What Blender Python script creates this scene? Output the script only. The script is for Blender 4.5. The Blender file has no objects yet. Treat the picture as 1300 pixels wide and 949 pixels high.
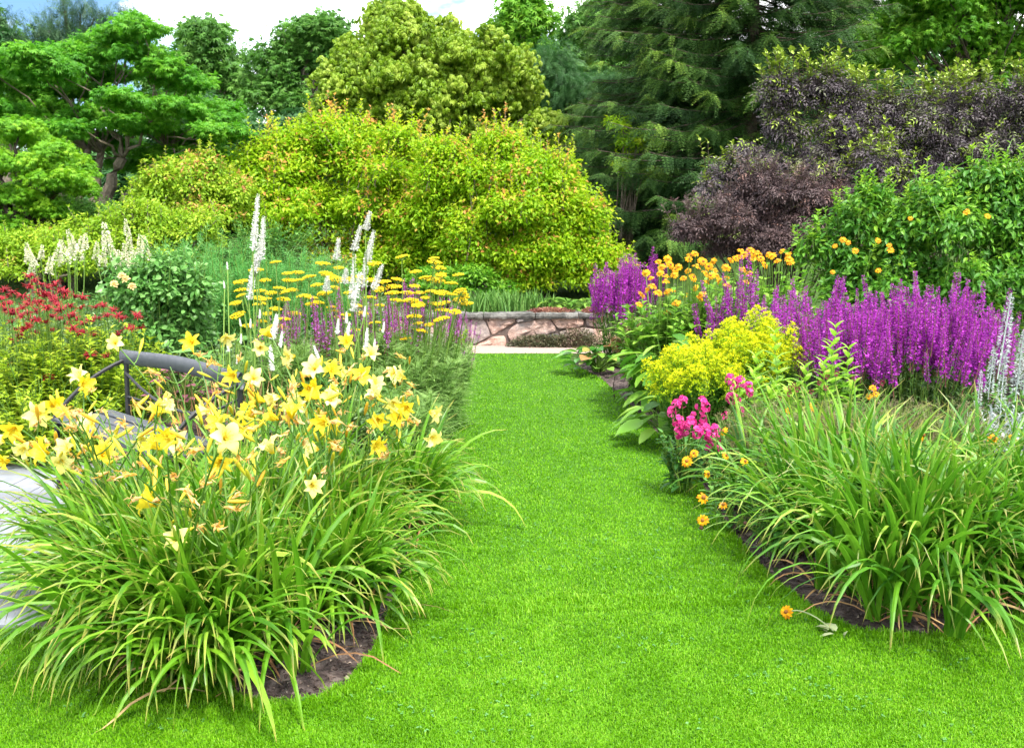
import bpy, math, random
import numpy as np
from mathutils import Vector, Quaternion, Matrix

# ------------------------------------------------------------------ camera, sky, sun, exposure
C = bpy.context.scene
COL = C.collection
R = math.radians
CAM = Vector((0.0, 0.0, 1.6)); PITCH = R(8.0); F = 1249.0
cd = bpy.data.cameras.new('camera'); cam = bpy.data.objects.new('camera', cd); COL.objects.link(cam)
cam.location = CAM; cam.rotation_euler = (R(90) - PITCH, 0, 0)
cd.sensor_width = 36.0; cd.lens = 36.0 * F / 1300.0; cd.clip_start = 0.05; cd.clip_end = 800
C.camera = cam

SUN_EL, SUN_AZ = R(60), R(152)          # azimuth clockwise from +Y (north): sun over the right shoulder
w = bpy.data.worlds.new('World'); C.world = w; w.use_nodes = True
nt = w.node_tree; nt.nodes.clear()
def N(tree, t, **kw):
    n = tree.nodes.new(t)
    for k, v in kw.items():
        if k.startswith('i_'): n.inputs[k[2:]].default_value = v
        else: setattr(n, k, v)
    return n
def ramp(node, stops, interp='LINEAR'):
    cr = node.color_ramp; cr.interpolation = interp
    while len(cr.elements) > 1: cr.elements.remove(cr.elements[-1])
    for i, (p, c) in enumerate(stops):
        e = cr.elements[0] if i == 0 else cr.elements.new(p)
        e.position = p; e.color = (c[0], c[1], c[2], 1) if not isinstance(c, (int, float)) else (c, c, c, 1)
sky = N(nt, 'ShaderNodeTexSky', sky_type='NISHITA', sun_disc=False, sun_elevation=SUN_EL, sun_rotation=SUN_AZ, dust_density=0.1, ozone_density=2.0)
tc = N(nt, 'ShaderNodeTexCoord'); mp = N(nt, 'ShaderNodeMapping'); mp.inputs['Location'].default_value = (0.1, 2.2, 0.5); mp.inputs['Scale'].default_value = (1, 1, 2.4)
nz = N(nt, 'ShaderNodeTexNoise'); nz.inputs['Scale'].default_value = 2.6; nz.inputs['Detail'].default_value = 7; nz.inputs['Roughness'].default_value = .55
cr = N(nt, 'ShaderNodeValToRGB'); ramp(cr, [(.44, 0.05), (.56, 1.0)])
nz2 = N(nt, 'ShaderNodeTexNoise'); nz2.inputs['Scale'].default_value = 6; nz2.inputs['Detail'].default_value = 5
cr2 = N(nt, 'ShaderNodeValToRGB'); ramp(cr2, [(.3, (6.4, 6.5, 6.8)), (.7, (9.6, 9.5, 9.3))])
mx = N(nt, 'ShaderNodeMix', data_type='RGBA')
bg = N(nt, 'ShaderNodeBackground'); bg.inputs['Strength'].default_value = 0.15
wo = N(nt, 'ShaderNodeOutputWorld'); L = nt.links.new
L(tc.outputs['Generated'], mp.inputs[0]); L(mp.outputs[0], nz.inputs['Vector']); L(mp.outputs[0], nz2.inputs['Vector'])
L(nz.outputs[0], cr.inputs[0]); L(nz2.outputs[0], cr2.inputs[0])
hs_ = N(nt, 'ShaderNodeHueSaturation'); hs_.inputs['Saturation'].default_value = 1.5; hs_.inputs['Value'].default_value = .27; L(sky.outputs[0], hs_.inputs['Color'])
L(cr.outputs[0], mx.inputs['Factor']); L(hs_.outputs[0], mx.inputs['A']); L(cr2.outputs[0], mx.inputs['B'])
L(mx.outputs['Result'], bg.inputs['Color']); L(bg.outputs[0], wo.inputs[0])
sl = bpy.data.lights.new('sun', 'SUN'); sl.energy = 2.1; sl.angle = R(11); sl.color = (1.0, .95, .86)
so = bpy.data.objects.new('sun', sl); COL.objects.link(so)
sd = Vector((math.cos(SUN_EL) * math.sin(SUN_AZ), math.cos(SUN_EL) * math.cos(SUN_AZ), math.sin(SUN_EL)))
so.location = sd * 60; so.rotation_euler = sd.to_track_quat('Z', 'Y').to_euler()
vs = C.view_settings; vs.view_transform = 'Standard'; vs.look = 'None'; vs.exposure = 2.05; vs.gamma = 1.0; vs.use_curve_mapping = False
cy = C.cycles; cy.max_bounces = 6; cy.diffuse_bounces = 4; cy.glossy_bounces = 2; cy.transmission_bounces = 4; cy.transparent_max_bounces = 4
cy.use_adaptive_sampling = True; cy.adaptive_threshold = 0.02; cy.use_denoising = True; cy.sample_clamp_indirect = 6
try: cy.denoiser = 'OPENIMAGEDENOISE'
except Exception: pass

rng = np.random.default_rng(7)
random.seed(7)
def at(px, py, Y):                       # the point of the garden at distance Y that the photograph shows at (px, py)
    u, v = (px - 650) / F, (474.5 - py) / F
    d = Vector((u, math.cos(PITCH) + v * math.sin(PITCH), -math.sin(PITCH) + v * math.cos(PITCH)))
    return CAM + d * (Y / d.y)
def gnd(px, py, z=0.0):
    u, v = (px - 650) / F, (474.5 - py) / F
    d = Vector((u, math.cos(PITCH) + v * math.sin(PITCH), -math.sin(PITCH) + v * math.cos(PITCH)))
    return CAM + d * ((z - CAM.z) / d.z)
def ss(a, b, x):
    t = np.clip((np.asarray(x, float) - a) / (b - a), 0, 1); return t * t * (3 - 2 * t)
def zt(x, y):                            # height of the terrain
    back = np.where(np.asarray(y) > 14.5, 0.42, 0.0) + 1.3 * ss(15.5, 26, y)
    wl = ss(-2.6, -4.6, x); wr = ss(2.4, 4.4, x)
    return (1 - wl - wr) * back + wl * 2.0 * ss(9.0, 20, y) + wr * 1.6 * ss(11, 21, y)
def nrm(a): return a / np.maximum(np.linalg.norm(a, axis=-1, keepdims=True), 1e-9)
def vnoise(x, y, s, seed=0):             # smooth noise in 0..1 out of a few sine waves
    r = np.random.default_rng(seed); o = np.zeros_like(np.asarray(x, float))
    for k in range(7):
        a = r.uniform(0, 6.28); f = s * r.uniform(.5, 1.8)
        o += np.sin((np.cos(a) * x + np.sin(a) * y) * f + r.uniform(0, 6.28))
    return np.clip(.5 + o / 7, 0, 1)

def gnoise(x, y, cell, seed=0):          # smooth blotches of about CELL metres, in 0..1
    r = np.random.default_rng(seed); T = r.random((256, 256)); u, v = np.asarray(x) / cell + 100, np.asarray(y) / cell + 100
    i, j = np.floor(u).astype(int), np.floor(v).astype(int); f, g_ = u - i, v - j; f, g_ = f * f * (3 - 2 * f), g_ * g_ * (3 - 2 * g_)
    t = lambda a, b: T[a % 256, b % 256]
    return (t(i, j) * (1 - f) + t(i + 1, j) * f) * (1 - g_) + (t(i, j + 1) * (1 - f) + t(i + 1, j + 1) * f) * g_
# ------------------------------------------------------------------ meshes
class Geo:
    def __init__(s): s.V = []; s.F = []; s.T = []; s.A = []; s.M = []; s.n = 0
    def add(s, V, Fs, tint=0.5, along=0.0, mat=0):
        V = np.asarray(V, float).reshape(-1, 3); k = len(V)
        s.V.append(V); s.T.append(np.broadcast_to(np.asarray(tint, float), (k,))); s.A.append(np.broadcast_to(np.asarray(along, float), (k,)))
        for f in Fs:
            f = np.asarray(f, int)
            s.F.append(f + s.n); s.M.append(np.full(len(f), mat, int))
        s.n += k
    def mesh(s, name, mats, smooth=False, org=(0, 0, 0)):
        V = np.concatenate(s.V) - np.asarray(org, float)
        me = bpy.data.meshes.new(name)
        tot = np.concatenate([np.full(len(f), f.shape[1], int) for f in s.F])
        loops = np.concatenate([f.ravel() for f in s.F])
        me.vertices.add(len(V)); me.vertices.foreach_set('co', V.astype(np.float32).ravel())
        me.loops.add(len(loops)); me.loops.foreach_set('vertex_index', loops.astype(np.int32))
        me.polygons.add(len(tot)); me.polygons.foreach_set('loop_start', (np.cumsum(tot) - tot).astype(np.int32))
        try: me.polygons.foreach_set('loop_total', tot.astype(np.int32))
        except Exception: pass
        me.polygons.foreach_set('material_index', np.concatenate(s.M).astype(np.int32))
        me.polygons.foreach_set('use_smooth', np.full(len(tot), bool(smooth)))
        for nm, a in (('tint', s.T), ('along', s.A)):
            at_ = me.attributes.new(nm, 'FLOAT', 'POINT'); at_.data.foreach_set('value', np.concatenate(a).astype(np.float32))
        for m in (mats if isinstance(mats, (list, tuple)) else [mats]): me.materials.append(m)
        me.update(calc_edges=True); me.validate()
        return me
ORG = {}
def thing(name, label, cat, loc, group=None):
    o = bpy.data.objects.new(name, None); COL.objects.link(o); o.empty_display_size = .1
    o.location = loc; o['label'] = label; o['category'] = cat
    if group: o['group'] = group
    ORG[o.name] = Vector(loc); return o
def part(name, geo, mats, parent, smooth=False):
    org = ORG[parent.name] if parent else Vector((0, 0, 0))
    me = geo.mesh(name, mats, smooth, org); o = bpy.data.objects.new(name, me); COL.objects.link(o)
    if parent: o.parent = parent
    ORG[o.name] = org; return o
def place(name, me, parent, pos, q=None, sc=1.0):
    o = bpy.data.objects.new(name, me); COL.objects.link(o); o.parent = parent
    org = ORG[parent.name]; ORG[o.name] = org
    o.location = Vector(pos) - org
    if q is not None: o.rotation_mode = 'QUATERNION'; o.rotation_quaternion = q
    o.scale = (sc, sc, sc) if isinstance(sc, (int, float)) else sc
    return o
def face(d, roll=None):
    q = Vector(d).normalized().to_track_quat('Z', 'Y')
    return q @ Quaternion((0, 0, 1), random.uniform(0, 6.28) if roll is None else roll)
def structure(name, geo, mats, smooth=False):
    o = part(name, geo, mats, None, smooth); o['kind'] = 'structure'; return o
def stuff(name, label, cat, geo, mats):
    o = part(name, geo, mats, None); o['kind'] = 'stuff'; o['label'] = label; o['category'] = cat; return o

# ------------------------------------------------------------------ materials
def base_mat(name):
    m = bpy.data.materials.new(name); m.use_nodes = True; t = m.node_tree; t.nodes.clear()
    return m, t, N(t, 'ShaderNodeOutputMaterial')
def leafmat(name, stops, trans=.35, rough=.5, spec=.35, tip=None, tip_at=(.6, 1.0), base=None, nscale=0):
    """stops: colours over the tint of a leaf; tip / base: colour towards the end / start of a blade"""
    m, t, out = base_mat(name); L = t.links.new
    a = N(t, 'ShaderNodeAttribute', attribute_name='tint'); r = N(t, 'ShaderNodeValToRGB'); ramp(r, stops); L(a.outputs['Fac'], r.inputs[0])
    col = r.outputs[0]
    if nscale:
        tcn = N(t, 'ShaderNodeTexCoord'); n = N(t, 'ShaderNodeTexNoise'); n.inputs['Scale'].default_value = nscale; n.inputs['Detail'].default_value = 4
        L(tcn.outputs['Object'], n.inputs['Vector'])
        h = N(t, 'ShaderNodeHueSaturation'); mr = N(t, 'ShaderNodeMapRange'); mr.inputs['From Min'].default_value = .3; mr.inputs['From Max'].default_value = .7; mr.inputs['To Min'].default_value = .75; mr.inputs['To Max'].default_value = 1.25
        L(n.outputs[0], mr.inputs[0]); L(mr.outputs[0], h.inputs['Value']); L(col, h.inputs['Color']); col = h.outputs[0]
    al = N(t, 'ShaderNodeAttribute', attribute_name='along')
    for c, (p0, p1) in ((tip, tip_at), (base, (.35, 0.0))):
        if c is None: continue
        mr = N(t, 'ShaderNodeMapRange', interpolation_type='SMOOTHSTEP'); mr.inputs['From Min'].default_value = p0; mr.inputs['From Max'].default_value = p1
        mxn = N(t, 'ShaderNodeMix', data_type='RGBA'); mxn.inputs['B'].default_value = (*c, 1)
        L(al.outputs['Fac'], mr.inputs[0]); L(mr.outputs[0], mxn.inputs['Factor']); L(col, mxn.inputs['A']); col = mxn.outputs['Result']
    p = N(t, 'ShaderNodeBsdfPrincipled'); p.inputs['Roughness'].default_value = rough; p.inputs['Specular IOR Level'].default_value = spec
    tr = N(t, 'ShaderNodeBsdfTranslucent'); ms = N(t, 'ShaderNodeMixShader'); ms.inputs[0].default_value = trans
    L(col, p.inputs['Base Color']); L(col, tr.inputs['Color']); L(p.outputs[0], ms.inputs[1]); L(tr.outputs[0], ms.inputs[2]); L(ms.outputs[0], out.inputs[0])
    return m
def solid(name, c1, c2, scale, rough=.8, spec=.3, bump=.3, bdist=.02, detail=8, c3=None, s2=None):
    m, t, out = base_mat(name); L = t.links.new
    tcn = N(t, 'ShaderNodeTexCoord'); n = N(t, 'ShaderNodeTexNoise'); n.inputs['Scale'].default_value = scale; n.inputs['Detail'].default_value = detail; n.inputs['Roughness'].default_value = .65
    L(tcn.outputs['Object'], n.inputs['Vector']); r = N(t, 'ShaderNodeValToRGB'); ramp(r, [(.3, c1), (.7, c2)]); L(n.outputs[0], r.inputs[0]); col = r.outputs[0]
    if c3 is not None:
        n2 = N(t, 'ShaderNodeTexNoise'); n2.inputs['Scale'].default_value = s2; n2.inputs['Detail'].default_value = 5; L(tcn.outputs['Object'], n2.inputs['Vector'])
        r2 = N(t, 'ShaderNodeValToRGB'); ramp(r2, [(.48, 0.0), (.62, 1.0)]); L(n2.outputs[0], r2.inputs[0])
        mxn = N(t, 'ShaderNodeMix', data_type='RGBA'); mxn.inputs['B'].default_value = (*c3, 1); L(r2.outputs[0], mxn.inputs['Factor']); L(col, mxn.inputs['A']); col = mxn.outputs['Result']
    p = N(t, 'ShaderNodeBsdfPrincipled'); p.inputs['Roughness'].default_value = rough; p.inputs['Specular IOR Level'].default_value = spec
    b = N(t, 'ShaderNodeBump'); b.inputs['Strength'].default_value = bump; b.inputs['Distance'].default_value = bdist
    L(n.outputs[0], b.inputs['Height']); L(b.outputs[0], p.inputs['Normal']); L(col, p.inputs['Base Color']); L(p.outputs[0], out.inputs[0])
    return m
bark = solid('bark', (.10, .08, .06), (.26, .21, .16), 9, .9, .2, .6, .03)
bark_dark = solid('bark_dark', (.04, .03, .025), (.12, .09, .07), 9, .9, .2, .6, .03)
stem_green = leafmat('stem_green', [(0, (.07, .16, .02)), (1, (.16, .27, .04))], .1)

# ------------------------------------------------------------------ leaf and flower shapes
def tpl(V, Fs, A=None): V = np.asarray(V, float); return V, [np.asarray(f, int) for f in Fs], (np.asarray(A, float) if A is not None else np.clip(V[:, 1], 0, 1))
def leaf_tpl(wd=.5, fold=.08, droop=.15, at_=.42):
    return tpl([(0, 0, 0), (-wd / 2, at_, fold), (0, at_, 0), (wd / 2, at_, fold), (0, 1, -droop)], [[(0, 2, 1), (0, 3, 2), (1, 2, 4), (2, 3, 4)]])
def leaf6(wd=.5, fold=.08, droop=.2):     # a rounder leaf
    ys = [.0, .22, .55, .82, 1.0]; ws = [.03, .8, 1.0, .6, .0]
    V = []; 
    for y, q in zip(ys, ws):
        z = -droop * y * y
        V += [(-wd / 2 * q, y, z + fold * q), (0, y, z), (wd / 2 * q, y, z + fold * q)]
    Fs = []
    for i in range(4): Fs += [(3 * i, 3 * i + 1, 3 * i + 4, 3 * i + 3), (3 * i + 1, 3 * i + 2, 3 * i + 5, 3 * i + 4)]
    return tpl(V, [Fs])
def merge_tpl(items):                     # items: (template, pos, direction, normal, scale)
    V = []; T3 = []; A = []; n = 0; Fs = {}
    for (v, fs, a), p, d, nn, s in items:
        d = nrm(np.array(d, float)); x = nrm(np.cross(d, nn)); z = np.cross(x, d)
        V.append(np.array(p) + s * (v[:, :1] * x + v[:, 1:2] * d + v[:, 2:] * z)); A.append(a)
        for f in fs: Fs.setdefault(f.shape[1], []).append(f + n)
        n += len(v)
    return np.concatenate(V), [np.concatenate(f) for f in Fs.values()], np.concatenate(A)
def pinnate(pairs, l, wd, ang=55, droop=.2, taper=.6):
    it = []; base = leaf_tpl(wd, .05, .15)
    for i in range(pairs):
        y = (i + .6) / (pairs + .4)
        for sg in (-1, 1):
            a = R(ang); s = l * (1 - (1 - taper) * y)
            it.append((base, (0, y, -droop * y * y), (sg * math.sin(a), math.cos(a), -.15), (0, 0, 1), s))
    it.append((base, (0, .97, -droop), (0, 1, -.3), (0, 0, 1), l))
    return merge_tpl(it)
def palmate(n, wd, droop=.3, spread=75):
    return merge_tpl([(leaf_tpl(wd, .04, droop), (0, 0, 0), (math.sin(R(a)), math.cos(R(a)), 0), (0, 0, 1), 1 - .25 * abs(a) / spread) for a in np.linspace(-spread, spread, n)])
def needle_frond(pairs=11, l=.22, wd=.2, droop=.25):
    it = []; b = leaf_tpl(wd, .0, .1)
    for i in range(pairs):
        y = (i + .3) / pairs
        for sg in (-1, 1): it.append((b, (0, y, -droop * y * y), (sg * .8, .62, .25 * (i % 2) - .05), (0, 0, 1), l * (1.05 - .55 * y)))
    it.append((b, (0, .93, -droop * .9), (0, 1, -.2), (0, 0, 1), l * .6))
    return merge_tpl(it)
LEAF = leaf_tpl(.5); LEAF_N = leaf_tpl(.28); LEAF_W = leaf6(.62); LEAF_M = leaf6(.42, .06, .3); NEEDLE = leaf_tpl(.12, .0, .1)
PINN = pinnate(4, .42, .42); PALM = palmate(5, .3); FROND = needle_frond()

def scatter(geo, tp, pos, d, n, sc, tint, mat=0):
    V, Fs, A = tp; pos = np.asarray(pos, float); Np = len(pos)
    if Np == 0: return
    d = nrm(np.asarray(d, float)); x = np.cross(d, n); bad = np.linalg.norm(x, axis=1) < 1e-4; x[bad] = (1, 0, 0); x = nrm(x); z = np.cross(x, d)
    sc = np.broadcast_to(np.asarray(sc, float), (Np,))[:, None, None]
    W = pos[:, None] + sc * (V[None, :, 0:1] * x[:, None] + V[None, :, 1:2] * d[:, None] + V[None, :, 2:3] * z[:, None])
    k = len(V); off = (np.arange(Np) * k)[:, None, None]
    geo.add(W.reshape(-1, 3), [(f[None] + off).reshape(-1, f.shape[1]) for f in Fs], np.repeat(np.broadcast_to(tint, (Np,)), k), np.tile(A, Np), mat)
def tube(geo, pts, rad, sides=6, tint=.5, mat=0, cap=False):
    P = np.asarray(pts, float); n = len(P); rad = np.broadcast_to(np.asarray(rad, float), (n,))
    t = nrm(np.gradient(P, axis=0)); up = np.where(np.abs(t[:, 2:3]) > .9, np.array([[1., 0, 0]]), np.array([[0, 0, 1.]]))
    x = nrm(np.cross(t, up)); y = np.cross(t, x); a = np.arange(sides) * 2 * np.pi / sides
    V = P[:, None] + rad[:, None, None] * (np.cos(a)[None, :, None] * x[:, None] + np.sin(a)[None, :, None] * y[:, None])
    q = []
    for i in range(n - 1):
        for j in range(sides): q.append((i * sides + j, i * sides + (j + 1) % sides, (i + 1) * sides + (j + 1) % sides, (i + 1) * sides + j))
    geo.add(V.reshape(-1, 3), [q], tint, np.repeat(np.linspace(0, 1, n), sides), mat)
    if cap:
        geo.add(V[-1], [[tuple(range(sides))]], tint, 1, mat)
        geo.add(V[0], [[tuple(range(sides))[::-1]]], tint, 0, mat)
def bend(p0, p1, sag=(0, 0, 0), n=7, wob=0.0):
    p0, p1 = np.asarray(p0, float), np.asarray(p1, float); t = np.linspace(0, 1, n)[:, None]
    P = p0 * (1 - t) + p1 * t + np.asarray(sag, float) * (4 * t * (1 - t))
    if wob: P[1:-1] += rng.normal(0, wob, (n - 2, 3))
    return P
def lathe(geo, prof, sides=8, org=(0, 0, 0), tint=.5, mat=0):
    a = np.arange(sides) * 2 * np.pi / sides; pr = np.asarray(prof, float)
    V = np.stack([pr[:, :1] * np.cos(a), pr[:, :1] * np.sin(a), np.repeat(pr[:, 1:2], sides, 1)], -1) + np.asarray(org)
    q = [(i * sides + j, i * sides + (j + 1) % sides, (i + 1) * sides + (j + 1) % sides, (i + 1) * sides + j) for i in range(len(pr) - 1) for j in range(sides)]
    geo.add(V.reshape(-1, 3), [q], tint, np.repeat(np.linspace(0, 1, len(pr)), sides), mat)
def box(geo, c, sx, sy, sz, mat=0, tint=.5, ax=None, bev=.0):
    c = np.asarray(c, float); ax = np.eye(3) if ax is None else np.asarray(ax, float)
    b = bev; h = np.array([sx, sy, sz]) / 2; V = []; 
    for z, k in ((-h[2], 1), (-h[2] + b, 0), (h[2] - b, 0), (h[2], 1)):
        for x, y in ((-1, -1), (1, -1), (1, 1), (-1, 1)): V.append((x * (h[0] - b * k), y * (h[1] - b * k), z))
    V = np.array(V) @ ax + c
    q = [(3, 2, 1, 0), (12, 13, 14, 15)]
    for i in range(3):
        for j in range(4): q.append((4 * i + j, 4 * i + (j + 1) % 4, 4 * i + 4 + (j + 1) % 4, 4 * i + 4 + j))
    geo.add(V, [q], tint, 0, mat)
def strap(geo, base, az, length, el, drop, width, segs=9, power=1.6, tint=.5, twist=0.0, fold=.22, mat=0, zmin=.01):
    """arching strap leaves: el = angle at the foot, drop = how much the blade has turned down at its tip"""
    base = np.asarray(base, float); n = len(base); s = np.linspace(0, 1, segs + 1)
    e = el[:, None] - drop[:, None] * s[None] ** np.broadcast_to(np.asarray(power, float), (n,))[:, None]
    a = az[:, None] + twist * rng.normal(0, 1, (n, 1)) * s[None]
    st = (length / segs)[:, None]
    dx, dy, dz = np.cos(e) * np.cos(a), np.cos(e) * np.sin(a), np.sin(e)
    P = np.stack([dx, dy, dz], -1) * st[..., None]
    P = np.concatenate([np.zeros((n, 1, 3)), np.cumsum(P[:, :-1], 1)], 1) + base[:, None]
    P[..., 2] = np.maximum(P[..., 2], zmin + .02 * rng.random((n, 1)))
    side = np.stack([-np.sin(a), np.cos(a), np.zeros_like(a)], -1)
    up = np.cross(np.stack([dx, dy, dz], -1), side); up *= np.where(up[..., 2:] < 0, 1, 1)
    rl = (rng.normal(0, .5, (n, 1)) * s[None])[..., None]
    side2 = side * np.cos(rl) + up * np.sin(rl)
    wp = np.minimum(1, .55 + 1.2 * s) * np.clip((1 - s) / .55, 0, 1) ** .7
    wv = (width[:, None] * wp[None] / 2)[..., None]
    Lv, Rv = P - side2 * wv - up * wv * fold * 2, P + side2 * wv - up * wv * fold * 2
    V = np.stack([Lv, P, Rv], 2).reshape(n, -1, 3); k = V.shape[1]; q = []
    for i in range(segs):
        for j in range(2): q.append((3 * i + j, 3 * i + j + 1, 3 * i + 4 + j, 3 * i + 3 + j))
    q = np.asarray(q)
    geo.add(V.reshape(-1, 3), [(q[None] + (np.arange(n) * k)[:, None, None]).reshape(-1, 4)], np.repeat(np.broadcast_to(tint, (n,)), k), np.tile(np.repeat(s, 3), n), mat)
    return P
def crown(geo, blobs, ncl, lpc, tp, size, rc, flat=.6, shell=(.55, 1.0), up=.8, out=.5, droop=.25, jit=.45, low=-.5, tint=(.0, 1.0), tipfrac=0.0, mat=0, zc=0.0, sph=False, sub=0, subr=(.26, .5)):
    """leaf clumps spread through lobes (x, y, z, rx, ry, rz); returns the clump centres"""
    B = np.asarray(blobs, float)
    if sub:                               # each lobe breaks up into smaller ones, so that the outline is uneven
        nb = [np.concatenate([B[:, :3], B[:, 3:] * .72], 1)]
        for b in B:
            dd = nrm(rng.normal(0, 1, (sub, 3))); dd[:, 2] = np.where(dd[:, 2] < -.35, -dd[:, 2], dd[:, 2]); k = rng.uniform(*subr, (sub, 1))
            nb.append(np.concatenate([b[:3] + dd * b[3:] * (1.06 - k * rng.uniform(.6, 1.0, (sub, 1))), np.maximum(b[3:] * k, .6 * rc)], 1))
        B = np.concatenate(nb)
    wts = (B[:, 3] * B[:, 4] + B[:, 3] * B[:, 5] + B[:, 4] * B[:, 5]); bi = rng.choice(len(B), ncl, p=wts / wts.sum())
    dr = nrm(rng.normal(0, 1, (ncl, 3))); dr[:, 2] = np.where(dr[:, 2] < low, -dr[:, 2], dr[:, 2])
    cc = B[bi, :3] + dr * B[bi, 3:] * rng.uniform(*shell, (ncl, 1))
    ct = rng.uniform(*tint, ncl)
    ci = np.repeat(np.arange(ncl), lpc); m = len(ci)
    off = nrm(rng.normal(0, 1, (m, 3))) * rng.random((m, 1)) ** (.45 if sph else .6)
    rcc = rc * rng.uniform(.65, 1.35, ncl)[ci]
    pos = cc[ci] + off * rcc[:, None] * np.array([1, 1, flat]) - np.stack([np.zeros(m), np.zeros(m), zc * rcc * np.linalg.norm(off[:, :2], axis=1) ** 2], -1)
    o = nrm(pos - B[bi[ci], :3]); o2 = nrm(off + .4 * o)
    n = nrm(up * np.array([[0, 0, 1.]]) + out * o2 + jit * rng.normal(0, 1, (m, 3)))
    d = nrm(o2 * np.array([1, 1, .3]) + .55 * rng.normal(0, 1, (m, 3)) + np.array([[0, 0, -droop]]))
    tt = np.clip(ct[ci] * .6 + .4 * rng.random(m), 0, .86)
    if tipfrac:
        hot = rng.random(ncl) < tipfrac
        tt = np.where(hot[ci] & (off[:, 2] + .25 * rng.normal(0, 1, m) > .15), rng.uniform(.9, 1, m), tt)
    scatter(geo, tp, pos, d, n, size * rng.uniform(.65, 1.25, m), tt, mat)
    return cc
def limbs(geo, foot, centres, r0, n, fork=.35, mat=0, rtip=.25, wob=.06):
    """branches from a trunk foot to some of the clump centres"""
    foot = np.asarray(foot, float); cs = centres[rng.choice(len(centres), min(n, len(centres)), replace=False)]
    for c in cs:
        f = foot + (np.array([0, 0, 1]) * max(c[2] - foot[2], .1) * fork * rng.random())
        mid = f * .5 + c * .5; sag = np.array([0, 0, .12 * (c[2] - f[2])])
        k = r0 * rng.uniform(.35, .8)
        tube(geo, bend(f, c, sag, 7, wob), np.linspace(k, k * rtip, 7), 5, rng.random(), mat)

def shoots(geo, stems, cs, n, length, tp, size, tint=(.88, 1), per=12, mat=0, smat=0, spread=.35):
    """young upright shoots standing out of the top of a shrub"""
    h = np.array([np.sum((np.hypot(cs[:, 0] - c[0], cs[:, 1] - c[1]) < length * 1.2) & (cs[:, 2] > c[2] + .3 * length)) for c in cs]); top = cs[h <= np.percentile(h, 30)]
    for c in top[rng.choice(len(top), min(n, len(top)), replace=False)]:
        l = length * rng.uniform(.6, 1.2); e = c + np.array([rng.normal(0, spread * l), rng.normal(0, spread * l), l]); P = bend(c - [0, 0, .5 * l], e, (0, 0, .05 * l), 6); tube(stems, P, np.linspace(.007, .003, 6), 4, rng.random(), smat)
        u = np.sort(rng.uniform(.35, 1, per)); Q = np.stack([np.interp(u, np.linspace(0, 1, 6), P[:, k]) for k in range(3)], -1); az = np.arange(per) * 2.4 + rng.random()
        scatter(geo, tp, Q, np.stack([np.cos(az), np.sin(az), .2 + 1.1 * u ** 2], -1), np.stack([-.6 * np.cos(az), -.6 * np.sin(az), np.ones(per)], -1) + .2 * rng.normal(0, 1, (per, 3)), size * rng.uniform(.7, 1.1, per) * (1.15 - .45 * u), np.clip(rng.uniform(*tint) - .35 * (1 - u) * rng.random(per), 0, 1), mat)

# ------------------------------------------------------------------ ground, lawn, beds, path, paving
M_soilfar = solid('earth_with_moss', (.025, .05, .012), (.06, .11, .025), 3, .95, .1, .6, .1)
M_mulch = solid('dark_mulch', (.028, .020, .018), (.10, .075, .07), 45, .95, .15, 1.0, .02, 8, (.14, .11, .10), 22)
M_lawnbase = solid('lawn_floor', (.03, .09, .008), (.06, .16, .012), 60, .9, .1, .5, .01)
M_gravel = solid('pink_gravel', (.24, .18, .155), (.40, .31, .27), 160, .9, .2, .6, .004)
M_pave = solid('grey_paving', (.17, .18, .21), (.27, .285, .32), 6, .8, .3, .25, .006, 9, (.14, .15, .17), 3)
M_joint = solid('paving_joint', (.07, .07, .06), (.16, .15, .13), 40, .95)
def sheet(xs, ys, zf):
    X, Y = np.meshgrid(xs, ys); V = np.stack([X.ravel(), Y.ravel(), np.asarray(zf(X.ravel(), Y.ravel()), float)], -1); nx = len(xs)
    i = np.arange((len(ys) - 1) * nx).reshape(-1, nx)[:, :-1].ravel()
    g = Geo(); g.add(V, [np.stack([i, i + 1, i + nx + 1, i + nx], -1)]); return g
xs = np.concatenate([np.linspace(-300, -16, 12), np.linspace(-15, 15, 91), np.linspace(16, 300, 12)])
ys = np.concatenate([np.linspace(-200, -1, 8), np.linspace(0, 14.44, 50), [14.56], np.linspace(14.8, 30, 50), np.linspace(33, 500, 16)])
structure('ground', sheet(xs, ys, lambda x, y: zt(x, y)), M_soilfar, True)

def pip(P, x, y):                         # which points lie inside the outline P
    P = np.asarray(P); ins = np.zeros(len(x), bool); j = len(P) - 1
    for i in range(len(P)):
        (xi, yi), (xj, yj) = P[i], P[j]
        c = ((yi > y) != (yj > y)) & (x < (xj - xi) * (y - yi) / (yj - yi + 1e-12) + xi); ins ^= c; j = i
    return ins
def edge_d(P, x, y):
    P = np.asarray(P); d = np.full(len(x), 1e9)
    for i in range(len(P)):
        a, b = P[i - 1], P[i]; ab = b - a; t = np.clip(((x - a[0]) * ab[0] + (y - a[1]) * ab[1]) / (ab @ ab + 1e-12), 0, 1)
        d = np.minimum(d, np.hypot(x - a[0] - t * ab[0], y - a[1] - t * ab[1]))
    return d
G2 = lambda px, py: tuple(gnd(px, py))[:2]
LEFT_EDGE = [G2(*p) for p in [(583, 449), (579, 480), (570, 520), (554, 560), (541, 600), (529, 650), (518, 700), (503, 750), (489, 790), (470, 832), (440, 868), (398, 888), (345, 893), (300, 882), (240, 864), (180, 846), (120, 826), (50, 800)]]
RIGHT_EDGE = [G2(*p) for p in [(722, 461), (738, 468), (762, 480), (790, 505), (815, 530), (838, 553), (868, 585), (890, 614), (915, 655), (945, 695), (985, 738), (1040, 778), (1090, 801), (1160, 808), (1220, 802), (1300, 775), (1420, 740)]]
ytop = LEFT_EDGE[0][1]
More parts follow.
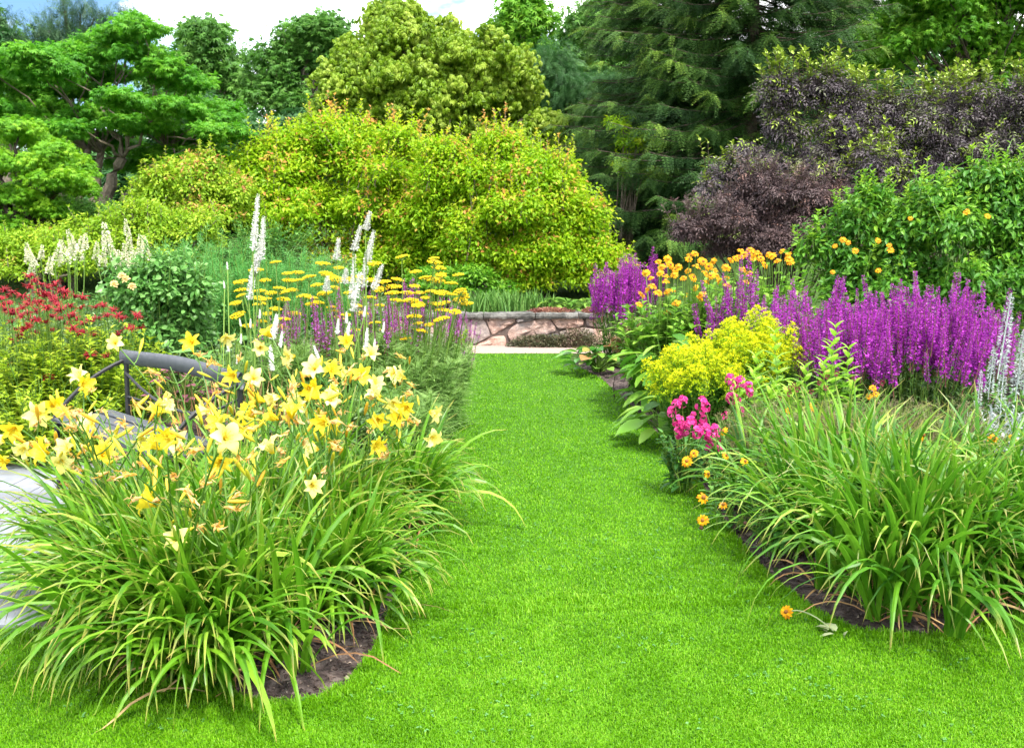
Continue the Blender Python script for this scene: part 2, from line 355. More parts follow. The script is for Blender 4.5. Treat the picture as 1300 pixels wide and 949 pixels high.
LAWN = LEFT_EDGE[::-1] + [(RIGHT_EDGE[0][0] + .12, ytop)] + RIGHT_EDGE + [(8, 4.9), (8, .6), (-7, .6), (-7, LEFT_EDGE[-1][1])]
def outline(P, z, g=None, mat=0):
    g = g or Geo(); V = [(x, y, z) for x, y in P]; g.add(V, [[tuple(range(len(V)))]], .5, 0, mat); return g
def filled(P, step, zf):                  # a sheet over an outline, following its edge to within one step
    P = np.asarray(P); x0, y0 = P.min(0); x1, y1 = P.max(0); xs = np.arange(x0, x1 + step, step); ys = np.arange(y0, y1 + step, step)
    X, Y = np.meshgrid(xs, ys); x, y = X.ravel(), Y.ravel(); ed = edge_d(P, x, y); inn = pip(P, x, y)
    nx = len(xs); i = np.arange((len(ys) - 1) * nx).reshape(-1, nx)[:, :-1].ravel(); q = np.stack([i, i + 1, i + nx + 1, i + nx], -1)
    q = q[inn[q].any(1)]; g = Geo(); g.add(np.stack([x, y, zf(x, y, np.where(inn, ed, 0))], -1), [q]); return g
structure('lawn', outline(LAWN, .006), M_lawnbase)
LBED = LEFT_EDGE + [(-1.85, 4.5), (-1.5, 5.2), (-1.25, 6.0), (-1.6, 6.9), (-5.2, 7.2), (-5.4, 13.2), (-.75, 13.35)]
RBED = RIGHT_EDGE + [(8, 4.9), (8, 13.0), (1.2, 13.3)]
mound = lambda x, y, e: .004 + .055 * ss(0, .35, e) + .022 * (vnoise(x, y, 14, 3) - .5) * ss(0, .1, e) + .02 * (vnoise(x, y, 40, 4) - .5) * ss(0, .1, e)
structure('flower_bed', filled(LBED, .04, mound), M_mulch, True)
structure('flower_bed', filled(RBED, .04, mound), M_mulch, True)
structure('gravel_path', outline([(-4, ytop + .004), (3, ytop + .004), (3, 14.36), (-4, 14.36)], .007), M_gravel)
PAVE = [(-7, LEFT_EDGE[-1][1] + .0), (LEFT_EDGE[-1][0], LEFT_EDGE[-1][1]), (-1.85, 4.5), (-1.5, 5.2), (-1.25, 6.0), (-1.6, 6.8), (-7, 6.8)]
g = outline(PAVE, .008, None, 1)
for i in range(10):
    for j in range(5):
        x, y = -6.9 + i * .62, LEFT_EDGE[-1][1] + .01 + j * .56
        x += .2 * (j % 2)
        cx, cyy = x + .3, y + .27
        if cx + .31 < np.interp(cyy, [4.05, 4.5, 5.2, 6.0, 6.8], [LEFT_EDGE[-1][0], -1.8, -1.45, -1.2, -1.5]) + .25: box(g, (cx, cyy, .012), .61, .55, .03, 0, rng.random(), None, .004)
structure('paving', g, [M_pave, M_joint])

# mown grass: blades thin out and widen with distance, so that the sward stays closed
def lawn_blades():
    g = Geo(); LP = np.asarray(LAWN)
    n = 840000; u = rng.random(n); d = 1 / (1 / 2.6 - u * (1 / 2.6 - 1 / 13.8))
    th = rng.uniform(-R(44), R(44), n); x, y = d * np.tan(th) * .98, d
    k = pip(LP, x, y) & (x > -5) & (x < 6.5); x, y, d = x[k], y[k], d[k]
    ed = edge_d(LEFT_EDGE + RIGHT_EDGE[::-1], x, y); fr = ed < .09
    m = len(x); wd = np.maximum(.0026, .00095 * d) * rng.uniform(.7, 1.3, m); h = rng.uniform(.007, .017, m) * (1 + 1.3 * fr * rng.random(m)) * (1 + .4 * (gnoise(x, y, .06, 8) - .5))
    az = rng.uniform(0, 6.283, m); lean = rng.uniform(.1, 1.1, m)
    az = np.where(rng.random(m) < .8, az, rng.normal(6.28 * gnoise(x, y, .13, 6), .6, m))
    s = np.stack([-np.sin(az), np.cos(az), np.zeros(m)], -1); f = np.stack([np.cos(az), np.sin(az), np.zeros(m)], -1)
    P0 = np.stack([x, y, np.full(m, .006)], -1); P1 = P0 + f * (h * lean * .35)[:, None] + np.array([0, 0, 1]) * (h * .62)[:, None]; P2 = P0 + f * (h * lean)[:, None] + np.array([0, 0, 1]) * h[:, None] * (1 - .25 * lean[:, None])
    W = (s * wd[:, None]) / 2
    V = np.stack([P0 - W, P0 + W, P1 + W * .9, P1 - W * .9, P2], 1).reshape(-1, 3)
    o = (np.arange(m) * 5)[:, None]
    patch = gnoise(x, y, .42, 5) * .20 + gnoise(x, y, .11, 9) * .24 + gnoise(x, y, .035, 10) * .16 + .10
    t = np.clip(patch + rng.normal(.14, .20, m), 0, 1)
    g.add(V, [np.array([[0, 1, 2, 3]]) + o, np.array([[3, 2, 4]]) + o], np.repeat(t, 5), np.tile([0, 0, .6, .6, 1], m))
    return g
M_grass = leafmat('grass_blades', [(0, (.085, .24, .002)), (.45, (.135, .355, .003)), (.75, (.18, .43, .006)), (1, (.30, .52, .04))], .45, .42, .35)
stuff('grass', 'close mown vivid green lawn grass running between the two flower beds', 'grass', lawn_blades(), M_grass)
# clover and daisy leaves in the sward
g = Geo(); n = 3600; d = rng.uniform(2.9, 9.0, n); x = d * rng.uniform(-.5, .5, n); k = pip(LAWN, x, d) & (gnoise(x, d, .22, 12) > .58); x, d = x[k], d[k]; m = len(x)
for j in range(3):
    a = rng.uniform(0, 6.28, m) + j * 2.1
    scatter(g, LEAF_W, np.stack([x, d, rng.uniform(.014, .022, m)], -1), np.stack([np.cos(a), np.sin(a), np.full(m, .1)], -1), np.tile([0, 0, 1.], (m, 1)) + rng.normal(0, .15, (m, 3)), rng.uniform(.007, .013, m), rng.random(m))
stuff('clover', 'small round clover leaves dotted through the mown lawn', 'clover', g, leafmat('clover_leaf', [(0, (.05, .20, .03)), (1, (.16, .36, .12))], .3))
# chips and straw on the bare soil
g = Geo()
def chips(P, n, near):
    P = np.asarray(P); x = rng.uniform(P[:, 0].min(), P[:, 0].max(), n); y = rng.uniform(P[:, 1].min(), near, n); k = pip(P, x, y); x, y = x[k], y[k]; m = len(x)
    z = mound(x, y, edge_d(P, x, y)); a = rng.uniform(0, 6.28, m)
    scatter(g, leaf_tpl(.6, .2, .25), np.stack([x, y, z], -1), np.stack([np.cos(a), np.sin(a), rng.normal(0, .3, m)], -1), np.array([[0, 0, 1.]]) + rng.normal(0, .6, (m, 3)), rng.uniform(.008, .03, m), rng.random(m))
chips(LBED, 34000, 6); chips(RBED, 30000, 7.5)
stuff('mulch', 'brown bark mulch chips over the soil of both beds', 'mulch', g, leafmat('bark_chips', [(0, (.03, .02, .018)), (.6, (.10, .07, .06)), (.9, (.22, .17, .14)), (1, (.4, .33, .26))], 0, .9, .15))

# ------------------------------------------------------------------ stone wall
M_granite = solid('pink_granite', (.30, .19, .155), (.54, .39, .33), 14, .9, .2, 1.0, .03, 10, (.30, .27, .26), 2.2)
M_granite2 = solid('grey_granite', (.17, .15, .15), (.46, .37, .33), 9, .9, .2, 1.0, .03, 10, (.12, .12, .13), 2.6)
M_granite3 = solid('rose_granite', (.36, .21, .16), (.58, .40, .33), 15, .9, .2, 1.0, .03, 10, (.34, .28, .25), 3)
M_slate = solid('slate_cap', (.04, .04, .038), (.13, .125, .115), 11, .9, .2, .9, .02, 10, (.20, .195, .18), 7)
M_mortar = solid('dark_joint', (.07, .052, .045), (.15, .11, .095), 30, .95)
WY = 14.36
wall = thing('stone_wall', 'low dry stone wall of pink granite blocks capped with grey slate beyond the lawn', 'wall', (0, WY, 0))
g = Geo(); box(g, (0, WY + .13, .19), 6.2, .2, .42); part('wall_core', g, M_mortar, wall)
def stone(P, mat, dep=.09, z0=-.02):
    P = np.asarray(P, float); c = P.mean(0); Q = []
    for i in range(len(P)):                # round each outline a little, with an uneven edge
        a, b = P[i], P[(i + 1) % len(P)]; k = max(2, int(np.hypot(*(b - a)) / .06))
        for t in np.linspace(0, 1, k, endpoint=False): Q.append(a + (b - a) * t + rng.normal(0, .005, 2))
    Q = np.array(Q); Q = .6 * Q + .2 * np.roll(Q, 1, 0) + .2 * np.roll(Q, -1, 0); Q = c + (Q - c) * 1.035; n = len(Q); V = []; ring = []
    f = rng.uniform(-.025, .02); tilt = rng.normal(0, .04, 2)
    for s, dy in ((1.0, dep), (.995, .02), (.98, .005), (.93, 0), (.6, -.006), (.3, -.008)):
        q = c + (Q - c) * s; y = WY + f + dy + (q - c) @ tilt * .4 + (.010 * rng.normal(0, 1, n) if s < .97 else 0)
        V.append(np.stack([q[:, 0], y, q[:, 1]], -1))
    V = np.concatenate(V + [np.array([[c[0], WY + f - .008, c[1]]])]); q = []
    for r in range(5):
        for j in range(n): q.append((r * n + j, r * n + (j + 1) % n, (r + 1) * n + (j + 1) % n, (r + 1) * n + j))
    t = [(5 * n + j, 5 * n + (j + 1) % n, 6 * n) for j in range(n)]
    g = Geo(); g.add(V, [q, t]); part('stone', g, mat, wall, True)
def zp(zx, zy): p = at(560 + zx * .2308, 320 + zy * .2307, WY); return (p.x, p.z)
STONES = [([(95, 366), (236, 366), (272, 462), (182, 508), (128, 500), (95, 470)], M_granite2), ([(246, 364), (404, 362), (408, 386), (292, 452), (278, 456)], M_granite),
    ([(190, 516), (288, 464), (348, 458), (362, 494), (352, 530), (190, 530)], M_granite3), ([(362, 448), (416, 392), (580, 366), (600, 372), (640, 436), (560, 456), (388, 494)], M_granite),
    ([(414, 362), (520, 362), (502, 380), (418, 386)], M_granite2), ([(600, 358), (776, 354), (788, 404), (648, 426), (608, 370)], M_granite3), ([(792, 352), (900, 350), (930, 420), (800, 410)], M_granite),
    ([(644, 440), (790, 418), (930, 432), (930, 528), (720, 528), (690, 470)], M_granite3), ([(378, 504), (560, 464), (634, 446), (680, 478), (708, 528), (372, 530)], M_granite2),
    ([(-60, 368), (88, 366), (90, 470), (118, 506), (180, 518), (182, 530), (-60, 530)], M_granite3), ([(910, 352), (1080, 352), (1090, 440), (944, 420)], M_granite2), ([(940, 436), (1085, 450), (1085, 530), (940, 528)], M_granite)]
for P, m in STONES: stone([zp(*p) for p in P][::-1], m)
for x0 in (-2.9, -2.2, -1.55, 2.32, 2.9): 
    for z0, z1 in ((-.02, .17), (.18, .385)): stone([(x0, z0), (x0 + .6, z0 + .01), (x0 + .62, z1), (x0 + .02, z1)], random.choice([M_granite, M_granite2, M_granite3]))
x = -2.9
while x < 3.2:
    l = rng.uniform(.5, .95); g = Geo(); xs_ = np.linspace(x + .006, x + l - .006, 12); top = .475 + .006 * rng.normal(0, 1, 12) + rng.normal(0, .006); bot = np.full(12, .40) + .005 * rng.normal(0, 1, 12); fr = WY - .055 + .014 * rng.normal(0, 1, 12); V = []
    for i in range(12): V += [(xs_[i], fr[i] + .012, bot[i]), (xs_[i], fr[i], bot[i] * .6 + top[i] * .4), (xs_[i], fr[i] + .01, top[i] - .006), (xs_[i], fr[i] + .05, top[i]), (xs_[i], WY + .30, top[i] + .004), (xs_[i], WY + .30, bot[i])]
    q = [(6 * i + j, 6 * i + (j + 1) % 6, 6 * i + 6 + (j + 1) % 6, 6 * i + 6 + j) for i in range(11) for j in range(6)]
    g.add(V, [q, [tuple(range(6)), tuple(range(66, 72))[::-1]]]); part('capstone', g, M_slate, wall); x += l
# plants on and at the foot of the wall
M_iris = leafmat('iris_leaf', [(0, (.07, .20, .03)), (1, (.22, .40, .09))], .35)
for i, (px, dy, lab) in enumerate([(600, .55, 'bright green sword leaved iris tuft on the wall top beside the yarrow'), (625, .75, 'tall green iris tuft standing behind the capstones, second along from the yarrow'), (652, .5, 'broad fan of pale green iris blades above the middle of the stone wall'), (676, .62, 'green iris tuft next to the red sedum mat on the wall')]):
    b = at(px, 385, WY + dy); b.z = .42; t = thing('iris_tuft', lab, 'iris', b, 'iris tufts growing on top of the stone wall'); g = Geo(); n = 150
    strap(g, np.array(b) + np.stack([rng.normal(0, .13, n), rng.normal(0, .09, n), np.zeros(n)], -1), rng.uniform(0, 6.28, n), rng.uniform(.22, .42, n), rng.uniform(1.15, 1.55, n), rng.uniform(.1, .8, n), rng.uniform(.016, .03, n), 6, 1.8, rng.random(n), .1, zmin=.42); part('leaves', g, M_iris, t)
M_big = leafmat('big_leaf', [(0, (.06, .17, .02)), (.6, (.14, .30, .04)), (1, (.26, .42, .06))], .35, .45)
def bigleaf_plant(name, lab, cat, b, n, size, rad, h, mat, tp=LEAF_W, group=None, el=(.2, 1.1)):
    b = np.asarray(b, float); t = thing(name, lab, cat, tuple(b), group); g = Geo(); s = Geo()
    a = rng.uniform(0, 6.28, n); rr = rad * rng.random(n) ** .6; hh = h * rng.uniform(.35, 1, n) * (1 - .35 * rr / rad)
    P = b + np.stack([rr * np.cos(a), rr * np.sin(a), hh], -1); e = rng.uniform(*el, n); d = np.stack([np.cos(a) * np.cos(e * .5), np.sin(a) * np.cos(e * .5), np.sin(e * .5) - .2], -1)
    scatter(g, tp, P, d, np.array([[0, 0, 1.]]) + .5 * rng.normal(0, .5, (n, 3)) + .35 * np.stack([np.cos(a), np.sin(a), a * 0], -1), size * rng.uniform(.6, 1.2, n), rng.random(n))
    for i in range(n): tube(s, bend(b + np.array([rng.normal(0, .03), rng.normal(0, .03), 0]), P[i], (0, 0, .05), 4), [.008, .005, .004, .003], 4, rng.random())
    part('leaves', g, mat, t, True); part('stems', s, stem_green, t); return t
for px, py, lab in [(700, 374, 'pale green large leaved plant behind the red sedum on the wall'), (722, 372, 'large yellow green ribbed leaves arching over the wall next to the loosestrife'), (745, 372, 'upright bright green broad leaves beside the far purple loosestrife')]:
    b = at(px, 395, WY + .7); b.z = .42; bigleaf_plant('broad_leaf_plant', lab, 'perennial', b, 34, .21, .26, .26, M_big, LEAF_M, 'broad leaved plants along the wall top')
M_sedum = leafmat('red_sedum', [(0, (.10, .035, .03)), (.5, (.26, .10, .08)), (.8, (.36, .18, .11)), (1, (.30, .28, .08))], .2)
def mat_plant(name, lab, cat, c, rx, ry, rz, n, size, mat):
    t = thing(name, lab, cat, c); g = Geo(); d = nrm(rng.normal(0, 1, (n, 3))); d[:, 2] = abs(d[:, 2]); P = np.asarray(c) + d * np.array([rx, ry, rz]) * rng.uniform(.5, 1.05, (n, 1))
    scatter(g, LEAF, P, d + .7 * rng.normal(0, 1, (n, 3)), np.array([[0, 0, 1.]]) + .5 * rng.normal(0, 1, (n, 3)), size * rng.uniform(.6, 1.3, n), np.clip(.5 * vnoise(P[:, 0], P[:, 1], 9, 2) + .5 * rng.random(n), 0, 1)); part('foliage', g, mat, t); return t
b = at(700, 392, WY + .3); mat_plant('sedum_mat', 'reddish brown sedum mat spilling over the slate capstones', 'sedum', (b.x, WY + .28, .46), .36, .2, .07, 3000, .03, M_sedum)
b = at(752, 392, WY + .3); mat_plant('sedum_mat', 'small red sedum cushion by the purple loosestrife on the wall', 'sedum', (b.x, WY + .28, .46), .16, .2, .08, 1200, .03, M_sedum)
M_thyme = leafmat('creeping_thyme', [(0, (.03, .035, .02)), (.5, (.09, .10, .04)), (.8, (.20, .13, .10)), (1, (.34, .20, .18))], .15)
b = gnd(690, 441); mat_plant('creeping_plant', 'dull brown green creeping plant at the foot of the stone wall', 'ground cover', (b.x + .02, WY - .16, 0), .55, .15, .17, 5200, .035, M_thyme)
b = gnd(725, 441); mat_plant('creeping_plant', 'pinkish creeping plant mounding against the wall beside the bergenia', 'ground cover', (b.x + .1, WY - .2, 0), .32, .16, .27, 2600, .035, M_thyme)

# ------------------------------------------------------------------ trees and large shrubs behind the garden
def ground_at(x, y): return float(zt(np.array([x]), np.array([y]))[0])
def px_w(px, Y): return (px - 650) / F * Y * 1.0
def pt(px, py, Y): p = at(px, py, Y); return np.array(p)
def tree(name, label, cat, x, y, blobs, ncl, lpc, tp, size, rc, mat, trunk_r=.14, trunk_h=None, nl=24, bmat=None, group=None, trunks=1, **kw):
    z0 = ground_at(x, y); t = thing(name, label, cat, (x, y, z0), group); g = Geo(); b = Geo()
    kw.setdefault('sub', 9); cs = crown(g, blobs, ncl, lpc, tp, size, rc, **kw); B = np.asarray(blobs, float)
    lowest = float((B[:, 2] - B[:, 5]).min()); top = float(B[:, 2].mean() + .45 * (B[:, 2].max() - B[:, 2].mean())); th = trunk_h or max(.4, (lowest - z0) * .9 + .3)
    for k in range(trunks):
        a = rng.uniform(0, 6.28); o = np.array([math.cos(a), math.sin(a), 0]) * (.0 if trunks == 1 else .35 * trunk_r * 4)
        f = np.array([x, y, z0 - .05]) + o * .6; lead = np.array([x, y, top]) + np.array([o[0] * 3, o[1] * 3, 0]) + rng.normal(0, .15, 3); P = bend(f, lead, rng.normal(0, .12, 3), 10, .05)
        tube(b, P, np.linspace(trunk_r, trunk_r * .2, 10), 8, rng.random())
        for i in range(nl // trunks):
            c = cs[rng.integers(len(cs))]; h = np.clip((c[2] - z0) * rng.uniform(.3, .75), th * .5, (top - z0) * .85); s = P[0] + (P[-1] - P[0]) * (h / (top - z0)); k2 = trunk_r * rng.uniform(.2, .42)
            tube(b, bend(s, c, (0, 0, .1 * (c[2] - s[2]) - .05), 7, .06), np.linspace(k2, k2 * .2, 7), 5, rng.random())
    part('crown', g, mat, t); part('trunk', b, bmat or bark, t); return t
def E(px, py, Y, rpx, rpy, ry=None):      # a lobe given by its place and half size as they show at distance Y
    p = pt(px, py, Y); k = Y / F; return (p[0], p[1], p[2], rpx * k, (ry if ry else rpx * k * .8), rpy * k)

M_maple = leafmat('maple_leaf', [(0, (.045, .20, .010)), (.5, (.095, .32, .015)), (.86, (.18, .43, .025)), (1, (.30, .48, .05))], .48)
M_maple2 = leafmat('lime_maple_leaf', [(0, (.075, .24, .008)), (.5, (.16, .40, .012)), (.86, (.28, .50, .02)), (1, (.40, .52, .03))], .48)
M_kats = leafmat('pale_tree_leaf', [(0, (.10, .20, .006)), (.5, (.22, .36, .014)), (.86, (.38, .50, .06)), (1, (.50, .58, .20))], .42, .45, .35)
M_mid = leafmat('mid_green_leaf', [(0, (.045, .15, .016)), (.5, (.10, .26, .035)), (.86, (.19, .38, .07)), (1, (.26, .42, .08))], .45)
M_mid2 = leafmat('fresh_green_leaf', [(0, (.06, .22, .012)), (.5, (.14, .36, .02)), (.86, (.26, .48, .04)), (1, (.40, .52, .05))], .48)
M_dark = leafmat('dark_tree_leaf', [(0, (.02, .085, .022)), (.5, (.05, .15, .035)), (.86, (.10, .24, .06)), (1, (.15, .28, .06))], .32)
M_pine = leafmat('pine_needle', [(0, (.015, .055, .025)), (.5, (.035, .10, .04)), (1, (.08, .16, .06))], .15)
M_spruce = leafmat('spruce_needle', [(0, (.012, .040, .012)), (.45, (.034, .092, .020)), (.8, (.095, .20, .030)), (1, (.19, .31, .04))], .2, .6, .25)
M_gold = leafmat('golden_leaf', [(0, (.15, .34, .006)), (.35, (.26, .48, .008)), (.7, (.38, .56, .012)), (.87, (.52, .60, .03)), (.9, (.70, .46, .08)), (1, (.70, .28, .10))], .52)
M_lime = leafmat('yellow_green_leaf', [(0, (.12, .26, .010)), (.5, (.26, .44, .016)), (.87, (.44, .56, .04)), (.9, (.55, .40, .08)), (1, (.55, .22, .10))], .4)

# the wood that closes the view
g = Geo(); m = 42000; x = rng.uniform(-38, 42, m); y = 44 + 6 * rng.random(m); hmax = 2.6 + 2.0 * vnoise(x, y * 0, .35, 21) + 1.0 * vnoise(x, y * 0, 1.3, 22) + np.where(x > 2, 5, 0)
z = 1.5 + hmax * rng.random(m) ** .8
scatter(g, PALM, np.stack([x, y - .08 * (hmax - z), z], -1), rng.normal(0, 1, (m, 3)) + np.array([0, -.3, -.2]), np.array([[0, -.5, .8]]) + .4 * rng.normal(0, 1, (m, 3)), rng.uniform(.3, .6, m), np.clip(.5 * vnoise(x, z * 2, 1.1, 23) + .4 * rng.random(m), 0, .9))
stuff('distant_woods', 'dense dark green wood closing the view behind the garden trees', 'wood', g, M_dark)

# tall trees against the sky
BG = 'tall trees standing against the sky'
def bgtree(label, px, Y, blobs, ncl, lpc, tp, size, rc, mat, **kw):
    x = px_w(px, Y); return tree('broadleaf_tree', label, 'tree', x, Y, blobs, ncl, lpc, tp, size, rc, mat, group=BG, **kw)
Y = 31
bgtree('thin airy light green tree behind the layered maple with sky showing through', 262, Y, [E(265, 85, Y, 60, 50), E(235, 125, Y, 50, 50), E(290, 130, Y, 40, 45)], 150, 42, PALM, .20, .55, M_mid, trunk_r=.16, nl=60, flat=.5, shell=(.25, 1))
Y = 30
bgtree('rounded mid green tree between the layered maple and the pale green tree', 385, Y, [E(390, 95, Y, 62, 62), E(352, 130, Y, 40, 55), E(420, 70, Y, 45, 42), E(380, 180, Y, 70, 60)], 300, 52, PALM, .16, .5, M_mid, trunk_r=.2, nl=50, shell=(.35, 1))
Y = 34
bgtree('narrow bright tree peaking between the pale green tree and the spruces', 668, Y, [E(668, 30, Y, 32, 42), E(690, 80, Y, 46, 40), E(655, -20, Y, 26, 30)], 130, 46, PALM, .22, .62, M_mid2, trunk_r=.2, nl=40, shell=(.35, 1))
Y = 32
bgtree('feathery mid green tree just left of the tall spruce', 762, Y, [E(762, 95, Y, 62, 70), E(740, 60, Y, 30, 40), E(790, 40, Y, 45, 50), E(720, 120, Y, 40, 50)], 260, 48, PALM, .2, .6, M_mid, trunk_r=.2, nl=44, shell=(.35, 1))
Y = 24.5
bgtree('bright green tree towering behind the spruce and purple elder', 1220, Y, [E(1210, 30, Y, 110, 70), E(1280, 110, Y, 80, 75), E(1140, 70, Y, 60, 55), E(1300, 0, Y, 80, 80), E(1200, -70, Y, 110, 70)], 800, 50, PALM, .13, .5, M_mid2, trunk_r=.16, nl=60, shell=(.3, 1), bmat=bark_dark)
Y = 29
bgtree('dull green tree far behind the lime maple at the garden side', 20, Y, [E(-20, 110, Y, 70, 60), E(30, 150, Y, 60, 60), E(-30, 60, Y, 60, 40)], 190, 48, PALM, .2, .6, M_dark, trunk_r=.2, nl=40)
Y = 26
bgtree('dark green tree in the gap below the rounded mid green tree', 330, Y, [E(300, 195, Y, 90, 55), E(385, 200, Y, 60, 60), E(230, 170, Y, 60, 50)], 300, 48, PALM, .18, .55, M_dark, trunk_r=.16, nl=30)
Y = 27
bgtree('dusky green tree between the pale green tree and the spruce', 728, Y, [E(728, 175, Y, 50, 80), E(705, 120, Y, 34, 50), E(760, 240, Y, 60, 60), E(790, 150, Y, 50, 60)], 300, 50, FROND, .36, .5, M_dark, trunk_r=.16, nl=30, droop=.5, flat=.4)
Y = 30
bgtree('dark green tree hidden behind the pale olive tree', 600, Y, [E(560, 160, Y, 70, 60), E(640, 165, Y, 60, 60), E(600, 200, Y, 80, 40)], 170, 44, PALM, .2, .6, M_dark, trunk_r=.16, nl=20)
# pines with upright tufts
def pine(label, px, Y, tops):
    x = px_w(px, Y); z0 = ground_at(x, Y); t = thing('pine_tree', label, 'tree', (x, Y, z0), 'pines on the skyline'); g = Geo(); b = Geo(); P0 = np.array([x, Y, z0]); top = pt(tops[0][0], tops[0][1], Y)
    tube(b, bend(P0, top, (.1, 0, 0), 8, .05), np.linspace(.2, .04, 8), 7)
    for tx, ty in tops:
        p = pt(tx, ty, Y); s = P0 + (top - P0) * rng.uniform(.55, .8); C_ = bend(s, p, (0, 0, -.35), 8, .04); tube(b, C_, np.linspace(.06, .02, 8), 5)
        for q in C_[3:]:
            n = 64; scatter(g, FROND, q + rng.normal(0, .2, (n, 3)) * np.array([1, 1, .8]), rng.normal(0, .6, (n, 3)) + np.array([0, 0, .8]), rng.normal(0, 1, (n, 3)), rng.uniform(.25, .5, n), rng.random(n))
    part('crown', g, M_pine, t); part('trunk', b, bark_dark, t)
pine('blue green pine with ragged upright shoots above the layered maple', 90, 28, [(83, 14), (62, 32), (102, 18), (120, 22), (46, 44), (135, 32), (75, 50), (100, 60), (152, 40), (165, 26), (40, 70), (128, 65), (60, 80)])
pine('dark pine half hidden behind the layered maple by the corner', 8, 29, [(5, 34), (18, 62), (-10, 50), (10, 80), (-22, 80), (25, 90), (-30, 60)])

# layered maple with several leaning trunks
Y = 20; x = px_w(132, Y); z0 = ground_at(x, Y); t = thing('layered_maple', 'spreading layered maple with mid green tiers and leaning brown trunks', 'tree', (x, Y, z0)); g = Geo(); b = Geo()
pads = []
for px, py, r in [(150, 50, 40), (100, 66, 46), (185, 70, 42), (60, 84, 50), (135, 92, 44), (215, 95, 40), (20, 100, 50), (95, 112, 48), (175, 120, 46), (240, 100, 34), (50, 128, 48), (130, 140, 50), (215, 135, 44), (262, 148, 36), (5, 140, 44), (90, 158, 46), (180, 160, 48), (245, 170, 44), (288, 165, 28), (40, 70, 36), (130, 176, 40), (205, 190, 42), (262, 195, 36), (170, 205, 30), (60, 170, 44), (20, 165, 40), (115, 75, 30), (160, 30, 24), (175, 45, 26), (285, 140, 24), (235, 205, 36), (-20, 90, 50), (-25, 130, 45)]:
    for k in range(2):
        Yk = Y + (rng.uniform(.3, 1.6) if py > 160 and 85 < px < 190 else rng.uniform(-2.3, 1.4)); p = pt(px + rng.normal(0, 8), py + rng.normal(0, 5), Yk); pads.append((*p, r * Yk / F * .95, r * Yk / F * .9, .13))
cs = crown(g, pads, 2100, 46, PALM, .092, .25, flat=.5, shell=(.0, 1), up=1.1, out=.25, droop=.3, jit=.4, low=-1)
fks = []
for (a, ay), (c, cy_), r in [((128, 278), (156, 200), .15), ((122, 282), (128, 195), .12), ((100, 268), (112, 190), .1), ((104, 270), (92, 200), .08), ((150, 250), (212, 190), .07)]:
    p0 = pt(a, ay, Y + rng.uniform(-.9, -.5)); p0[2] = min(p0[2], z0 + .1); p1 = pt(c, cy_, Y + rng.uniform(-.9, .1)); P = bend(p0, p1, (-.06, 0, 0), 8, .02); tube(b, P, np.linspace(r, r * .62, 8), 8, .6); fks.append((p1, r * .6))
for pd in pads:
    f, r = min(fks, key=lambda q: np.linalg.norm(q[0] - np.array(pd[:3])) + rng.uniform(0, 1)); tube(b, bend(f, np.array(pd[:3]) - [0, 0, .05], (0, 0, .1), 8, .05), np.linspace(r * .42, .01, 8), 5, rng.random())
part('crown', g, M_maple, t); part('trunk', b, bark, t)
# lime maple, low and weeping, at the side
Y = 15.5; x = px_w(30, Y); z0 = ground_at(x, Y); t = thing('weeping_maple', 'low lime green weeping maple with overlapping tiers in front of the layered maple', 'tree', (x, Y, z0)); g = Geo(); b = Geo(); pads = []
for px, py, r in [(20, 170, 44), (60, 180, 40), (90, 205, 36), (30, 205, 44), (-10, 195, 44), (70, 230, 44), (105, 232, 22), (20, 240, 46), (-20, 240, 40), (60, 262, 36), (10, 275, 40), (-30, 285, 40), (40, 290, 34), (-40, 200, 40)]:
    for k in range(2): Yk = Y + rng.uniform(-.9, .9); p = pt(px, py + rng.normal(0, 4), Yk); pads.append((*p, r * Yk / F, r * Yk / F * .9, .10))
cs = crown(g, pads, 560, 60, PALM, .066, .2, flat=.4, shell=(0, 1), up=1.0, out=.35, droop=.5, jit=.35, low=-1, zc=.6)
for pd in pads: tube(b, bend((x, Y, z0), np.array(pd[:3]) - [0, 0, .05], (0, 0, .35), 8, .04), np.linspace(.06, .01, 8), 5)
part('crown', g, M_maple2, t); part('trunk', b, bark_dark, t)
# pale drooping tree in the middle
Y = 24; x = px_w(565, Y)
tree('pale_green_tree', 'large pale olive green tree with drooping leaf clusters behind the golden shrubs', 'tree', x, Y,
     [E(555, 92, Y, 115, 62), E(508, 44, Y, 56, 34), E(600, 68, Y, 58, 36), E(470, 115, Y, 68, 52), E(645, 118, Y, 58, 48), E(560, 135, Y, 125, 56), E(655, 165, Y, 58, 48), E(470, 165, Y, 78, 42), E(570, 190, Y, 110, 45), E(500, 14, Y, 34, 13), E(430, 150, Y, 40, 40), E(690, 175, Y, 30, 28), E(560, 125, Y, 95, 72), E(475, 85, Y, 48, 44)],
     1150, 40, merge_tpl([(leaf_tpl(.45, .05, .3), (0, 0, 0), (math.sin(a), math.cos(a) * .6, -.7), (0, 0, 1), 1) for a in (-1.4, -.7, 0, .7, 1.4)]), .13, .36, M_kats, trunk_r=.16, nl=60, flat=.5, shell=(.3, 1.05), up=1.0, out=.5, droop=.75, jit=.35, zc=.7)

